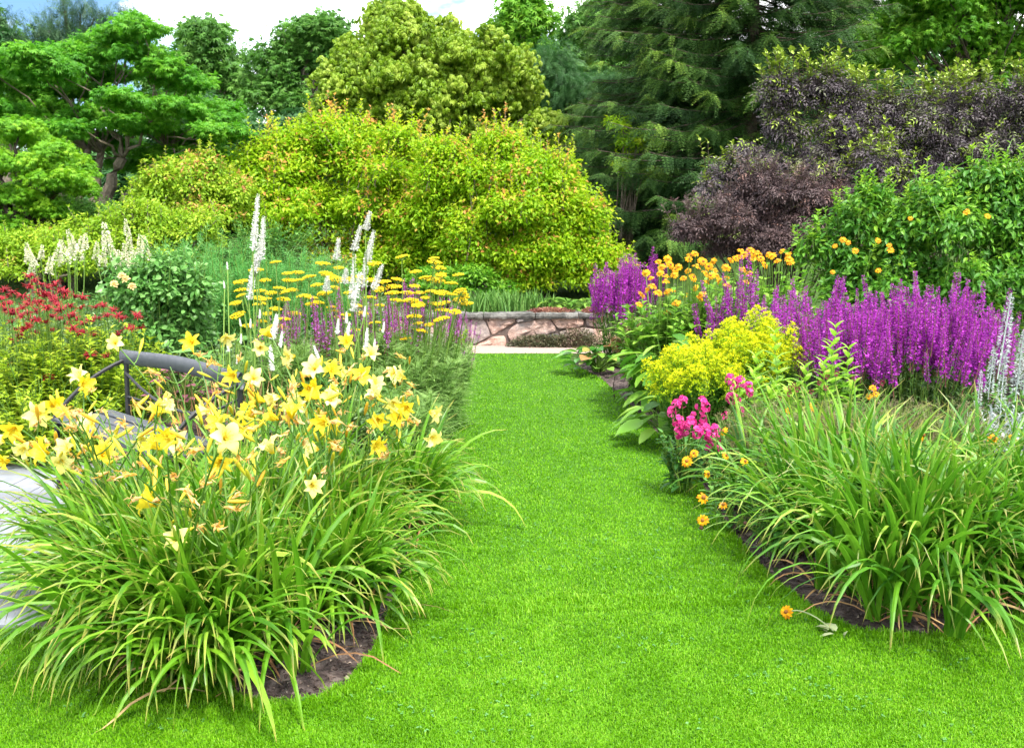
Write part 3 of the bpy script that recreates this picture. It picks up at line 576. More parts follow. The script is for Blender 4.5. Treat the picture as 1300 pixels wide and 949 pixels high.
# spruces
def spruce(label, px, Y, top, r_base, mat, seed_low=.2):
    x = px_w(px, Y); z0 = ground_at(x, Y); t = thing('spruce_tree', label, 'tree', (x, Y, z0), 'dark spruces behind the purple elder'); g = Geo(); b = Geo(); H = top - z0
    tube(b, [(x, Y, z0 - .05 + H * s) for s in np.linspace(0, 1, 9)], np.linspace(.17, .02, 9), 8); z = z0 + seed_low
    pos = []; dirs = []; ns = []; sc = []; tt = []
    while z < top - .3:
        f = 1 - (z - z0) / H; Lb = r_base * (f ** .8) + .15
        for k in range(13):
            a = rng.uniform(0, 6.28); l = Lb * rng.uniform(.7, 1.12); dz = rng.uniform(-.32, -.08); s = np.linspace(0, 1, 8)
            P = np.stack([x + math.cos(a) * l * s, Y + math.sin(a) * l * s, z + rng.uniform(-.15, .15) + l * (dz * s * 1.3 - dz * .75 * s ** 3)], -1); tube(b, P, np.linspace(.022, .006, 8), 4)
            n = int(14 + l * 24); u = rng.uniform(.03, 1.0, n) ** .85; Q = np.stack([np.interp(u, s, P[:, i]) for i in range(3)], -1); fwd = np.array([math.cos(a), math.sin(a), 0]); sd_ = np.array([-math.sin(a), math.cos(a), 0]); sg = rng.choice([-1, 1], n)
            D = fwd * rng.uniform(.4, 1, (n, 1)) + sd_ * (sg * rng.uniform(.2, .9, n))[:, None] + np.array([0, 0, 1]) * rng.uniform(-.8, .1, (n, 1)); br = rng.uniform(0, .5)
            pos.append(Q); dirs.append(D); ns.append(np.tile([0, 0, 1.], (n, 1)) + .35 * rng.normal(0, 1, (n, 3))); sc.append(rng.uniform(.34, .60, n) * (1.1 - .35 * u)); tt.append(np.clip(br + .35 * rng.random(n) + .25 * (u > .85), 0, 1))
        z += .30
    scatter(g, FROND, np.concatenate(pos), np.concatenate(dirs), np.concatenate(ns), np.concatenate(sc), np.concatenate(tt)); part('crown', g, mat, t); part('trunk', b, bark_dark, t)
spruce('tallest dark spruce with heavy drooping boughs directly behind the purple elder', 945, 20.5, 13.0, 3.6, M_spruce)
spruce('dark spruce with sweeping lower boughs beside the golden shrub', 850, 22.0, 12.0, 3.0, M_spruce)
spruce('spruce partly hidden by the bright green tree and purple elder', 1050, 28.0, 12.5, 3.2, M_spruce)

# golden shrubs beyond the wall
def shrub(name, label, cat, x, y, blobs, ncl, lpc, tp, size, rc, mat, group=None, nl=40, r=.03, smat=None, z0=None, sh=None, **kw):
    z0 = ground_at(x, y) if z0 is None else z0; t = thing(name, label, cat, (x, y, z0), group); g = Geo(); b = Geo(); kw.setdefault('sub', 9); cs = crown(g, blobs, ncl, lpc, tp, size, rc, **kw)
    if sh: shoots(g, b, cs, *sh)
    for c in cs[rng.choice(len(cs), min(nl, len(cs)), replace=False)]:
        f = np.array([x, y, z0 - .03]) + np.array([rng.normal(0, .12), rng.normal(0, .12), 0]); f[:2] += (c[:2] - f[:2]) * rng.uniform(.0, .5); f[2] = ground_at(f[0], f[1]) - .03 if z0 > .3 else z0 - .02
        tube(b, bend(f, c, ((c[0] - f[0]) * -.15, 0, .05), 7, .02), np.linspace(r, r * .25, 7), 5, rng.random())
    part('foliage', g, mat, t); part('branches', b, smat or bark, t); return t
GS = 'golden leaved shrubs behind the wall'
Y = 18.2
shrub('golden_shrub', 'big golden green shrub with orange tinted tips left of its twin', 'shrub', px_w(430, Y), Y, [E(430, 215, Y, 95, 45), E(345, 256, Y, 70, 48), E(485, 235, Y, 62, 55), E(400, 285, Y, 110, 50), E(330, 215, Y, 30, 25), E(365, 195, Y, 30, 24), E(450, 185, Y, 34, 22), E(520, 290, Y, 60, 55), E(410, 178, Y, 22, 18), E(505, 186, Y, 20, 22), E(535, 270, Y, 45, 50), E(560, 330, Y, 70, 40), E(480, 340, Y, 90, 40), E(390, 345, Y, 90, 40), E(540, 300, Y, 60, 50)], 1900, 46, LEAF, .09, .30, M_gold, GS, 40, .014, sh=(170, .50, LEAF, .11, (.65, 1), 20), flat=.75, up=.75, out=.6, droop=.35, tipfrac=.12, sub=12, subr=(.2, .5))
Y = 17.3
shrub('golden_shrub', 'big golden green shrub with orange shoots rising directly over the middle of the wall', 'shrub', px_w(650, Y), Y, [E(640, 260, Y, 95, 55), E(575, 235, Y, 48, 42), E(650, 215, Y, 38, 28), E(712, 265, Y, 55, 48), E(585, 305, Y, 70, 52), E(700, 315, Y, 75, 45), E(760, 335, Y, 40, 28), E(560, 200, Y, 22, 15), E(632, 190, Y, 18, 12), E(705, 218, Y, 20, 13), E(640, 335, Y, 90, 40), E(740, 300, Y, 30, 40), E(700, 350, Y, 80, 30), E(620, 355, Y, 70, 28), E(540, 300, Y, 40, 60), E(765, 350, Y, 36, 22)], 2000, 46, LEAF, .085, .28, M_gold, GS, 44, .014, sh=(180, .48, LEAF, .10, (.65, 1), 20), flat=.75, up=.75, out=.6, droop=.35, tipfrac=.14, sub=12, subr=(.2, .5))
Y = 17.0
shrub('golden_shrub', 'lower orange flushed golden shrub between the layered maple and the big golden shrubs', 'shrub', px_w(225, Y), Y, [E(235, 240, Y, 60, 30), E(280, 255, Y, 50, 34), E(190, 262, Y, 50, 28), E(250, 285, Y, 70, 35), E(255, 215, Y, 25, 14)], 560, 44, LEAF, .08, .22, M_lime, GS, 40, sh=(50, .26, LEAF, .09, (.7, 1), 16), flat=.7, up=.75, out=.6, droop=.35, tipfrac=.16)
Y = 14.2
LS = 'yellow green shrubs on the bank'
shrub('lime_shrub', 'bushy lime green shrub behind the white flower plumes', 'shrub', px_w(190, Y), Y, [E(190, 290, Y, 62, 30), E(140, 300, Y, 50, 28), E(245, 300, Y, 50, 28), E(200, 320, Y, 90, 30)], 560, 40, LEAF, .065, .17, M_lime, LS, 40, sh=(60, .2, LEAF, .08, (.5, .86), 14), flat=.7)
Y = 13.8
shrub('lime_shrub', 'low yellowish shrub beside the lime maple behind the red flowers', 'shrub', px_w(60, Y), Y, [E(60, 310, Y, 60, 20), E(10, 320, Y, 50, 24), E(110, 318, Y, 45, 20), E(50, 340, Y, 100, 26)], 460, 40, LEAF, .06, .17, M_lime, LS, 40, sh=(40, .18, LEAF, .07, (.5, .86), 14), flat=.65, tipfrac=.02)
Y = 16.5
shrub('green_shrub', 'dark green shrub under the trunks of the layered maple', 'shrub', px_w(85, Y), Y, [E(90, 285, Y, 70, 22), E(20, 300, Y, 70, 24), E(160, 290, Y, 30, 18)], 260, 40, PINN, .16, .24, M_mid, None, 30)
Y = 16.3
shrub('green_shrub', 'small dark green shrub with grey twigs below the golden shrub beside the wall irises', 'shrub', px_w(605, Y), Y, [E(600, 362, Y, 26, 22), E(560, 365, Y, 40, 24), E(630, 372, Y, 20, 12)], 200, 40, LEAF, .08, .18, M_mid2, None, 40)
Y = 20.5
shrub('yellow_shrub', 'patch of yellow leaved shrub glimpsed through the spruce boughs', 'shrub', px_w(785, Y), Y, [E(782, 160, Y, 18, 10), E(810, 185, Y, 22, 16), E(800, 215, Y, 22, 26)], 60, 40, LEAF, .1, .2, M_gold, None, 16)

PALN = pinnate(2, .62, .34, 58, .25, .8)
# purple elder and the bright green false sunflower shrub
M_elder = leafmat('purple_elder_leaf', [(0, (.036, .028, .034)), (.5, (.075, .058, .068)), (.70, (.12, .10, .105)), (.78, (.085, .10, .04)), (.9, (.22, .32, .03)), (1, (.34, .46, .05))], .15, .5, .4)
M_elder2 = leafmat('bronze_elder_leaf', [(0, (.035, .024, .028)), (.5, (.085, .055, .056)), (.8, (.14, .09, .085)), (.86, (.20, .11, .09)), (.9, (.14, .15, .05)), (1, (.22, .30, .06))], .15, .5, .35)
Y = 12.6
shrub('purple_elder', 'wide dark purple elder shrub with lime shoot tips below the tall spruce', 'shrub', px_w(1130, Y), Y, [E(1110, 205, Y, 115, 55), E(1215, 205, Y, 100, 62), E(1040, 230, Y, 60, 50), E(1150, 160, Y, 80, 30), E(1280, 180, Y, 60, 70), E(1000, 175, Y, 16, 50), E(1120, 250, Y, 120, 40), E(1045, 125, Y, 22, 22), E(1225, 138, Y, 50, 20), E(1085, 145, Y, 20, 24), E(960, 215, Y, 36, 34), E(925, 235, Y, 30, 24), E(985, 130, Y, 9, 32)], 900, 26, PALN, .10, .17, M_elder, None, 110, .018, bark_dark, sh=(200, .42, LEAF_M, .12, (.9, 1), 13), flat=.85, tipfrac=.12, up=.7, shell=(.3, 1.05), sub=16, subr=(.15, .36))
Y = 11.4
shrub('purple_elder', 'lower bronze purple elder shrub reaching out above the orange flowers', 'shrub', px_w(990, Y), Y, [E(985, 275, Y, 80, 42), E(930, 290, Y, 50, 22), E(1040, 280, Y, 50, 40), E(890, 292, Y, 28, 10), E(1000, 315, Y, 90, 25), E(960, 240, Y, 30, 18)], 760, 28, PALN, .075, .13, M_elder2, None, 60, .016, bark_dark, sh=(90, .3, PALN, .09, (.3, .95), 9), flat=.6, tipfrac=.02, up=.7, sub=14, subr=(.18, .4))
M_helio = leafmat('sunflower_leaf', [(0, (.03, .12, .012)), (.45, (.075, .24, .018)), (.8, (.17, .38, .025)), (1, (.36, .54, .04))], .38, .45, .35)

# ------------------------------------------------------------------ flower heads (meshes shared by copies)
M_petal = leafmat('cream_petal', [(0, (.80, .72, .14)), (.5, (.84, .78, .24)), (1, (.86, .84, .40))], .4, .6, .2, base=(.82, .62, .006))
M_petal_y = leafmat('yellow_petal', [(0, (.78, .60, .012)), (1, (.84, .70, .05))], .4, .5, .3, base=(.82, .56, .008))
M_wilt = leafmat('wilted_petal', [(0, (.72, .38, .05)), (.5, (.80, .52, .12)), (1, (.82, .55, .30))], .35, .6, .2)
M_bud = leafmat('lily_bud', [(0, (.55, .52, .03)), (.6, (.72, .60, .05)), (1, (.75, .45, .04))], .25, .45, .3, base=(.25, .36, .03))
M_anther = leafmat('anther', [(0, (.82, .60, .03)), (1, (.85, .66, .06))], .1)
M_scape = leafmat('flower_stalk_green', [(0, (.05, .14, .015)), (1, (.13, .25, .03))], .1)
def petal_strip(geo, az, wd, open_, recurve, tint, mat=0, L_=1.0, ns=9, wave=.045):
    s = np.linspace(0, 1, ns + 1); e = R(72) - open_ * ss(.12, .6, s) - recurve * ss(.5, 1, s)
    r = np.concatenate([[0], np.cumsum(np.cos(e)[:-1])]) * L_ / ns + .02; z = np.concatenate([[0], np.cumsum(np.sin(e)[:-1])]) * L_ / ns
    wv = wd * (np.sin(np.pi * np.clip(.10 + .9 * s, 0, 1) ** 1.15) * .92 + .06 * (1 - s)); tw = wave * rng.normal(0, 1, (ns + 1, 1))
    f = np.array([math.cos(az), math.sin(az), 0]); sd_ = np.array([-math.sin(az), math.cos(az), 0]); V = []
    for j, q in enumerate((-1, -.5, 0, .5, 1)):
        V.append(f * (r + .02 * abs(q) * 0)[:, None] + np.array([0, 0, 1]) * (z + .10 * wv * abs(q) ** 2)[:, None] + sd_ * (q * wv / 2)[:, None] + (np.array([0, 0, 1]) * tw * (1 if abs(q) == 1 else 0)))
    V = np.stack(V, 1).reshape(-1, 3); q = [(5 * i + j, 5 * i + j + 1, 5 * i + 6 + j, 5 * i + 5 + j) for i in range(ns) for j in range(4)]
    geo.add(V, [q], tint, np.repeat(s, 5), mat)
def lily(mat, open_, rec, wide=1.0):
    g = Geo(); a0 = rng.uniform(0, 1)
    for k in range(3): petal_strip(g, a0 + k * 2.094 + 1.047 + rng.normal(0, .1), .30 * wide, open_ + rng.normal(0, .14), rec + .3 + rng.normal(0, .35), rng.random())
    for k in range(3): petal_strip(g, a0 + k * 2.094, .48 * wide, open_ + rng.normal(0, .12), rec + rng.normal(0, .3), rng.random())
    for k in range(6):
        a = k * 1.047 + .3; e = np.array([math.cos(a) * .16, math.sin(a) * .16 - .05, .55]); P = bend((0, 0, .05), e, (math.cos(a) * -.03, 0, 0), 5); tube(g, P, .008, 4, .5, 1); box(g, e, .035, .02, .05, 1)
    return g.mesh('lily_flower', [mat, M_anther], True)
LILY_C = [lily(M_petal, R(44), R(80), 1.05), lily(M_petal, R(18), R(80), 1.0), lily(M_petal, R(40), R(55)), lily(M_petal, R(46), R(35)), lily(M_petal, R(34), R(75), 1.1), lily(M_petal, R(26), R(60), .9), lily(M_petal, R(38), R(95), 1)]
LILY_Y = [lily(M_petal_y, R(38), R(60)), lily(M_petal_y, R(44), R(45), .9), lily(M_petal_y, R(22), R(60), .85), lily(M_petal_y, R(30), R(90), .9)]
def wilted():
    g = Geo()
    for k in range(6):
        a = k * 1.047 + rng.normal(0, .2); n = 8; s = np.linspace(0, 1, n); l = rng.uniform(.6, 1.0)
        P = np.stack([np.cos(a + 2.5 * s) * (.03 + .22 * s ** 2), np.sin(a + 2.5 * s) * (.03 + .22 * s ** 2), l * (s - .75 * s ** 3 * rng.random())], -1) + rng.normal(0, .015, (n, 3))
        sd_ = np.stack([-np.sin(a + 2.5 * s), np.cos(a + 2.5 * s), .3 * np.ones(n)], -1) * (.055 * np.sin(np.pi * (.15 + .8 * s)))[:, None]
        V = np.stack([P - sd_, P + sd_], 1).reshape(-1, 3); g.add(V, [[(2 * i, 2 * i + 1, 2 * i + 3, 2 * i + 2) for i in range(n - 1)]], rng.random(), np.repeat(s, 2))
    return g.mesh('wilted_flower', M_wilt, True)
WILT = [wilted() for _ in range(3)]
def budm(t):
    g = Geo(); lathe(g, [(.02, 0), (.045, .1), (.075, .35), (.09, .6), (.07, .85), (.03, .97), (0, 1)], 7, tint=t); return g.mesh('flower_bud', M_bud, True)
BUD = [budm(.1), budm(.6), budm(1)]

# ------------------------------------------------------------------ daylilies of the left bed
M_strap = leafmat('daylily_leaf', [(0, (.05, .17, .006)), (.4, (.11, .29, .010)), (.8, (.22, .42, .025)), (1, (.38, .53, .07))], .4, .4, .4, tip=(.46, .36, .09), tip_at=(.82, 1.04))
M_strap_r = leafmat('daylily_leaf_deep', [(0, (.04, .15, .010)), (.4, (.09, .26, .012)), (.8, (.18, .39, .025)), (1, (.34, .50, .06))], .4, .4, .4, tip=(.46, .34, .10), tip_at=(.84, 1.05))
M_dry = leafmat('dry_leaf', [(0, (.20, .10, .05)), (.5, (.42, .22, .10)), (1, (.55, .38, .18))], .2, .7, .2)
def daylily(x, y, label, n, name='daylily', mat=None, group=None, lmax=.85, spread=.13, lean=None, up=0.0):
    t = thing(name, label, 'daylily', (x, y, 0), group); g = Geo(); lmax = lmax * (.86 if y < 3.6 else .82 if x > -.9 and lmax == .85 else 1)
    fans = rng.normal(0, spread, (max(4, n // 16), 2)); fi = rng.integers(0, len(fans), n)
    b = np.concatenate([np.array([x, y]) + fans[fi] + rng.normal(0, .022, (n, 2)), np.full((n, 1), .03)], 1)
    az = np.arctan2(fans[fi, 1], fans[fi, 0]) + rng.normal(0, 1.0, n)
    if lean is not None: az = np.where(rng.random(n) < .55, rng.normal(lean, .75, n), az)
    out = rng.random(n) ** .8; el = R(86) - .6 * out + up * .2; drop = R(30) + (R(140) - up) * out ** 1.1 + rng.normal(0, .15, n)
    strap(g, b, az, lmax * rng.uniform(.6, 1.0, n), el, np.clip(drop, .1, 2.6), rng.uniform(.018, .037, n), 10, rng.uniform(1.0, 3.2, n), np.clip(rng.normal(.42, .24, n), 0, 1), .18, .22)
    part('leaves', g, mat or M_strap, t)
    d = Geo(); m = max(8, n // 5); b2 = b[rng.integers(0, n, m)]; strap(d, b2, rng.uniform(0, 6.28, m), rng.uniform(.2, .5, m), rng.uniform(.3, 1.2, m), rng.uniform(.8, 2.2, m), rng.uniform(.008, .016, m), 7, 1.2, rng.random(m), .5)
    part('dry_leaves', d, M_dry, t)
    return t
LILY_SPOTS = [(-1.16, 3.5, 'yellow daylily clump at the very front with leaf tips lying on the mown grass', 260, -1.7), (-1.0, 3.55, 'yellow daylily clump closest to the lawn edge with pale drooping leaf tips', 300, -1.9), (-1.32, 3.66, 'yellow daylily clump with long leaves sweeping down onto the lawn, second from its front end', 320, -2.3), (-1.55, 3.92, 'yellow daylily clump leaning over the grass next to the grey paving', 330, -2.5), (-.80, 3.98, 'yellow daylily clump above bare mulch with a blue plant label', 280, -1.0), (-1.75, 4.25, 'yellow daylily clump at the paving corner with drooping clusters of bloom', 260, 3.0),
    (-1.12, 4.45, 'dense yellow daylily clump in the middle of its group', 280, None), (-.82, 4.66, 'yellow daylily clump at the lawn edge with paired cream blooms', 280, -.6), (-1.5, 4.85, 'yellow daylily clump right before the dark garden bench', 240, 2.6), (-.95, 5.15, 'yellow daylily clump between the bench end and the yarrow', 240, None), (-.68, 5.4, 'rear yellow daylily clump beside the yarrow and lawn', 220, None)]
LILIES = []
for x, y, lab, n, ln in LILY_SPOTS: LILIES.append((daylily(x, y, lab, n, lean=ln, group='yellow daylilies of the bed beside the bench'), x, y))
def stalk(plant, x, y, tip, flower=None, fdir=None, size=.10, buds=2, wilts=0):
    tip = np.asarray(tip, float); b = np.array([x, y, .03]) + np.array([rng.normal(0, .06), rng.normal(0, .06), 0]); lean = (tip - b) * np.array([1, 1, 0])
    g = Geo(); P = bend(b, tip, -lean * .16 + np.array([0, 0, .07]), 9); tube(g, P, np.linspace(.0052, .0032, 9), 5, rng.random())
    tw = []
    for k in range(buds + wilts):
        s = P[-2 - k % 3]; e = s + np.array([rng.normal(0, .045), rng.normal(0, .045), rng.uniform(.03, .09)]); tube(g, bend(s, e, (0, 0, -.01), 4), [.003, .0028, .0026, .0025], 4, rng.random()); tw.append(e)
    st = part('flower_stalk', g, M_scape, plant)
    if flower is not None: place('flower', flower, st, tip, face(fdir if fdir is not None else (rng.normal(0, .6), rng.uniform(-1, .2), rng.uniform(-.1, .9))), size)
    for k, e in enumerate(tw):
        if k < buds: place('bud', random.choice(BUD), st, e, face((rng.normal(0, .6), rng.normal(0, .6), rng.uniform(.2, 1))), rng.uniform(.05, .10))
        else: place('wilted_flower', random.choice(WILT), st, e, face((rng.normal(0, .7), rng.normal(0, .7), rng.uniform(-.9, .5))), rng.uniform(.075, .11))
def near_lily(p): return min(LILIES, key=lambda q: (q[1] - p[0]) ** 2 + (q[2] - p[1]) ** 2 + rng.uniform(0, .02))
# flowers that show clearly, (px, py, distance, kind, facing)
KEY = [(147, 437, 5.0, 'c', (.25, -1, .5)), (225, 683, 3.35, 'c', (.1, -1, .25)), (202, 640, 3.45, 'y', (-.7, -.5, -.1)), (395, 614, 3.75, 'c', (.5, -1, .15)), (322, 482, 4.6, 'c', (.2, -1, .45)), (355, 503, 4.4, 'c', (-.2, -1, .4)), (225, 564, 4.05, 'c', (0, -1, .7)), (545, 522, 4.7, 'c', (.6, -1, .3)), (546, 552, 4.6, 'c', (.7, -.8, .1)), (500, 508, 4.8, 'c', (.1, -1, .5)), (470, 452, 5.1, 'c', (.5, -.9, .2)), (375, 452, 5.1, 'c', (-.3, -1, .5)), (400, 470, 4.9, 'c', (.3, -1, .4)), (472, 560, 4.4, 'y', (.6, -.8, -.2)), (425, 500, 4.7, 'y', (-.4, -1, .2)), (105, 480, 4.7, 'c', (-.3, -1, .3)), (100, 488, 4.6, 'y', (.5, -.8, .3)), (50, 522, 4.3, 'c', (-.2, -1, .5)), (65, 515, 4.5, 'y', (.4, -.9, .3)), (78, 582, 3.95, 'c', (.4, -1, .2)), (62, 575, 4.0, 'y', (-.5, -1, .1)), (90, 570, 4.0, 'c', (-.3, -1, .6)), (20, 540, 4.1, 'y', (-.3, -1, .3)), (35, 565, 4.0, 'c', (-.4, -1, -.1)), (5, 560, 4.0, 'c', (-.5, -1, .4)), (178, 550, 4.2, 'c', (.6, -.8, .1)), (245, 436, 5.3, 'y', (-.2, -1, .5)), (285, 425, 5.3, 'c', (.3, -.9, .1)), (440, 437, 5.4, 'y', (.2, -1, .6)), (345, 428, 5.4, 'y', (-.2, -1, .4)), (460, 480, 4.9, 'y', (.3, -1, .5)), (518, 515, 4.7, 'y', (-.3, -1, .3)), (390, 490, 4.7, 'y', (.1, -1, .2)), (130, 580, 3.9, 'y', (.2, -1, .1)), (300, 475, 4.7, 'y', (-.5, -1, .2)), (430, 530, 4.5, 'y', (.2, -1, -.2)), (330, 440, 5.3, 'c', (.5, -1, .3)), (480, 530, 4.6, 'y', (.4, -1, .2)), (12, 585, 3.9, 'y', (-.6, -1, 0)), (120, 540, 4.3, 'c', (-.1, -1, .4)), (510, 530, 4.6, 'y', (-.2, -1, -.1)), (380, 515, 4.5, 'c', (-.4, -1, .2))]
for px, py, Yd, k, d in KEY:
    p = at(px, py, Yd); pl, x, y = near_lily(p); d = np.array(d) + rng.normal(0, .42 if (px, py) not in ((395, 614), (225, 683), (225, 564), (147, 437), (322, 482)) else .08, 3); stalk(pl, x, y, p, random.choice(LILY_C if k == 'c' else LILY_Y), d, rng.uniform(.078, .106) * (1.0 if k == 'c' else .95), rng.integers(0, 3), rng.integers(0, 3))
for k in range(64):                       # the rest of the bloom: buds and withered flowers, some half hidden blooms
    pl, x, y = LILIES[rng.integers(0, len(LILIES))]; tip = np.array([min(x + rng.normal(0, .16), y * -.085), y + rng.normal(0, .18), rng.uniform(.66, .98)])
    f = random.choice(LILY_Y + LILY_C) if rng.random() < .45 else (random.choice(WILT) if rng.random() < .6 else None); stalk(pl, x, y, tip, f, None, .09, rng.integers(1, 4), rng.integers(0, 3))

# plant label
b = gnd(432, 768); t = thing('plant_label', 'small pale blue plant label on a short stake in the mulch below the daylilies', 'plant label', (b.x, b.y, .03)); g = Geo(); box(g, (b.x, b.y, .06), .006, .004, .12); part('stake', g, bark_dark, t)
g = Geo(); ax = np.array([[.86, .1, -.5], [-.05, .99, .12], [.5, -.08, .86]]); box(g, (b.x + .005, b.y - .012, .125), .055, .003, .038, 0, .5, ax, .001); part('plate', g, solid('blue_plastic', (.26, .42, .55), (.34, .50, .62), 4, .4, .5, .0), t)

# ------------------------------------------------------------------ garden bench
M_bench = solid('grey_painted_wood', (.045, .05, .06), (.085, .092, .105), 14, .5, .4, .25, .004)
M_iron = solid('black_iron', (.008, .008, .009), (.018, .018, .02), 30, .45, .5, .2, .002)
A0 = np.array(at(158, 446, 6.35)); dl = nrm(np.array([.70, -.72, 0])); fr = nrm(np.array([-.72, -.70, 0])); up3 = np.array([0, 0, 1.]); A0[2] = 0
t = thing('garden_bench', 'dark grey slatted garden bench with a thick rounded back rail half hidden by daylilies', 'bench', tuple(A0))
AX = np.array([dl, fr, up3])
g = Geo(); pr = []
for s in np.linspace(0, 1.55, 14): pr.append(A0 + dl * (s - .04) - fr * .02 * math.sin(math.pi * s / 1.55) + up3 * (.83 - .01 * math.cos(s * 4)))
pts = np.array(pr); a = np.arange(10) * 2 * np.pi / 10; V = np.concatenate([p + np.outer(np.cos(a) * .022, fr) + np.outer(np.sin(a) * .048, up3) for p in pts])
g.add(V, [[(i * 10 + j, i * 10 + (j + 1) % 10, i * 10 + 10 + (j + 1) % 10, i * 10 + 10 + j) for i in range(13) for j in range(10)], [tuple(range(10)), tuple(range(130, 140))[::-1]]]); part('back_rail', g, M_bench, t, True)
for k, zz in enumerate((.10, .20, .30, .40)): 
    g = Geo(); box(g, A0 + dl * .75 + fr * (.03 + zz) + up3 * (.455 + .008 * abs(k - 1.5)), 1.56, .085, .026, 0, .5, AX, .005); part('seat_slat', g, M_bench, t)
for s in (0.0, 1.48):
    g = Geo(); o = A0 + dl * s
    tube(g, [o - fr * .05, o + up3 * .42, o - fr * .01 + up3 * .84], .016, 7); tube(g, [o + fr * .46, o + fr * .45 + up3 * .44], .016, 7)
    tube(g, bend(o + up3 * .80, o + fr * .47 + up3 * .47, up3 * .04 + fr * .02, 9), .013, 7); tube(g, [o + up3 * .43, o + fr * .46 + up3 * .43], .012, 6); part('side_frame', g, M_iron, t)
g = Geo(); tube(g, bend(A0 + up3 * .72, A0 + dl * 1.48 + up3 * .72, -up3 * .16, 14), .009, 6); tube(g, [A0 + up3 * .56, A0 + dl * 1.48 + up3 * .56], .007, 6); part('back_brace', g, M_iron, t)

# ------------------------------------------------------------------ other perennials, helpers
def clump(geo, base, n, rad, h, tp, size, top=1.0, droop=.1, tint=(0, 1), stems=None, lean=.25, leaf_from=.1, per=14, up=.35):
    """upright leafy stems; returns the stem tips"""
    base = np.asarray(base, float); tips = []
    for i in range(n):
        a = rng.uniform(0, 6.28); r = rad * math.sqrt(rng.random()); f = base + np.array([r * math.cos(a) * .55, r * math.sin(a) * .55, 0]); hh = h * rng.uniform(.72, 1.0) * (1 - .25 * (r / rad) ** 2)
        tip = base + np.array([r * math.cos(a) * (1 + lean * .5), r * math.sin(a) * (1 + lean * .5), hh]); P = bend(f, tip, (0, 0, .04), 7, .008); tips.append(tip)
        if stems is not None: tube(stems, P, np.linspace(.005, .003, 7), 4, rng.random(), 1 if stems is geo else 0)
        u = rng.uniform(leaf_from, top, per); Q = np.stack([np.interp(u, np.linspace(0, 1, 7), P[:, k]) for k in range(3)], -1); az = rng.uniform(0, 6.28, per)
        d = np.stack([np.cos(az), np.sin(az), up + .5 * u - droop + rng.normal(0, .25, per)], -1); nn = np.stack([-.5 * np.cos(az), -.5 * np.sin(az), np.ones(per)], -1)
        scatter(geo, tp, Q, d, nn, size * rng.uniform(.6, 1.15, per) * (1.1 - .5 * u), np.clip(rng.uniform(*tint) * .5 + .5 * rng.random(per) * tint[1] + .2 * (u - .5), 0, 1))
    return np.array(tips)
def spike_mesh(name, mat, h, r, n, size, tp, stem_mat, gap=0.0, core=None, point=.25):
    g = Geo(); u = rng.random(n) ** .85; az = rng.uniform(0, 6.28, n); rr = r * (1 - (1 - point) * u ** 1.6) * (1 if gap == 0 else (rng.random(n) > gap * u))
    P = np.stack([np.cos(az) * rr * .5, np.sin(az) * rr * .5, u * h], -1); d = np.stack([np.cos(az), np.sin(az), rng.normal(.25, .4, n)], -1)
    scatter(g, tp, P, d, np.tile([0, 0, 1.], (n, 1)) + .6 * rng.normal(0, 1, (n, 3)), size * (1 - .55 * u) * rng.uniform(.7, 1.3, n), rng.random(n))
    if core: lathe(g, [(core, 0), (core, h * .6), (core * .5, h * .9), (0, h)], 6, tint=.4)
    tube(g, [(0, 0, -.06), (0, 0, h * .5), (0, 0, h * 1.02)], [.004, .003, .0015], 4, .5, 1)
    return g.mesh(name, [mat, stem_mat])
M_purple = leafmat('loosestrife_petal', [(0, (.21, .012, .24)), (.5, (.38, .028, .40)), (1, (.54, .085, .56))], .3, .5, .2)
M_purple_d = leafmat('deep_purple_petal', [(0, (.26, .03, .28)), (.5, (.44, .08, .44)), (1, (.58, .18, .56))], .3, .5, .2)
M_white = leafmat('white_floret', [(0, (.66, .66, .60)), (.6, (.80, .80, .76)), (1, (.86, .84, .80))], .3, .5, .2)
M_cream = leafmat('cream_floret', [(0, (.62, .60, .40)), (.6, (.76, .74, .56)), (1, (.84, .82, .68))], .3, .5, .2)
M_loose = leafmat('loosestrife_leaf', [(0, (.03, .08, .02)), (.6, (.07, .16, .03)), (1, (.15, .22, .06))], .3)
M_stemred = leafmat('reddish_stem', [(0, (.12, .04, .04)), (1, (.22, .10, .06))], .1)
M_lush = leafmat('lush_green_leaf', [(0, (.03, .12, .02)), (.5, (.07, .22, .035)), (1, (.17, .36, .06))], .35)
M_grey = leafmat('grey_green_leaf', [(0, (.06, .13, .05)), (.5, (.13, .23, .09)), (1, (.24, .34, .15))], .3)
M_feather = leafmat('feathery_leaf', [(0, (.05, .22, .03)), (.5, (.11, .36, .07)), (1, (.22, .50, .14))], .45)
PETAL = leaf_tpl(.55, .03, .1, .6)
SPIKE_P = [spike_mesh('purple_spike', M_purple, rng.uniform(.28, .36), rng.uniform(.021, .029), 210, .024, PETAL, M_stemred, .1, None, rng.uniform(.2, .45)) for _ in range(8)]
SPIKE_D = [spike_mesh('purple_spike', M_purple_d, .24, .016, 110, .018, PETAL, M_stemred, .2) for _ in range(3)]
def spiky(name, label, cat, base, n, rad, h, meshes, leafm, tp, lsize, group=None, sc=1.0, per=14, pname='flower_spike', lean=.25, tips=None, scj=.25, stemm=None):
    t = thing(name, label, cat, tuple(base), group); g = Geo(); ts = clump(g, base, n, rad, h, tp, lsize, .98, 0, (0, 1), g, lean, .12, per)
    part('foliage', g, [leafm, stemm or stem_green], t)
    for p in ts:
        d = nrm(np.array([(p - base)[0] * .25, (p - base)[1] * .25, 1]) + np.array([rng.normal(0, .10), rng.normal(0, .10), 0])); place(pname, random.choice(meshes), t, p, face(d), sc * rng.uniform(1 - scj, 1 + scj))
    return t
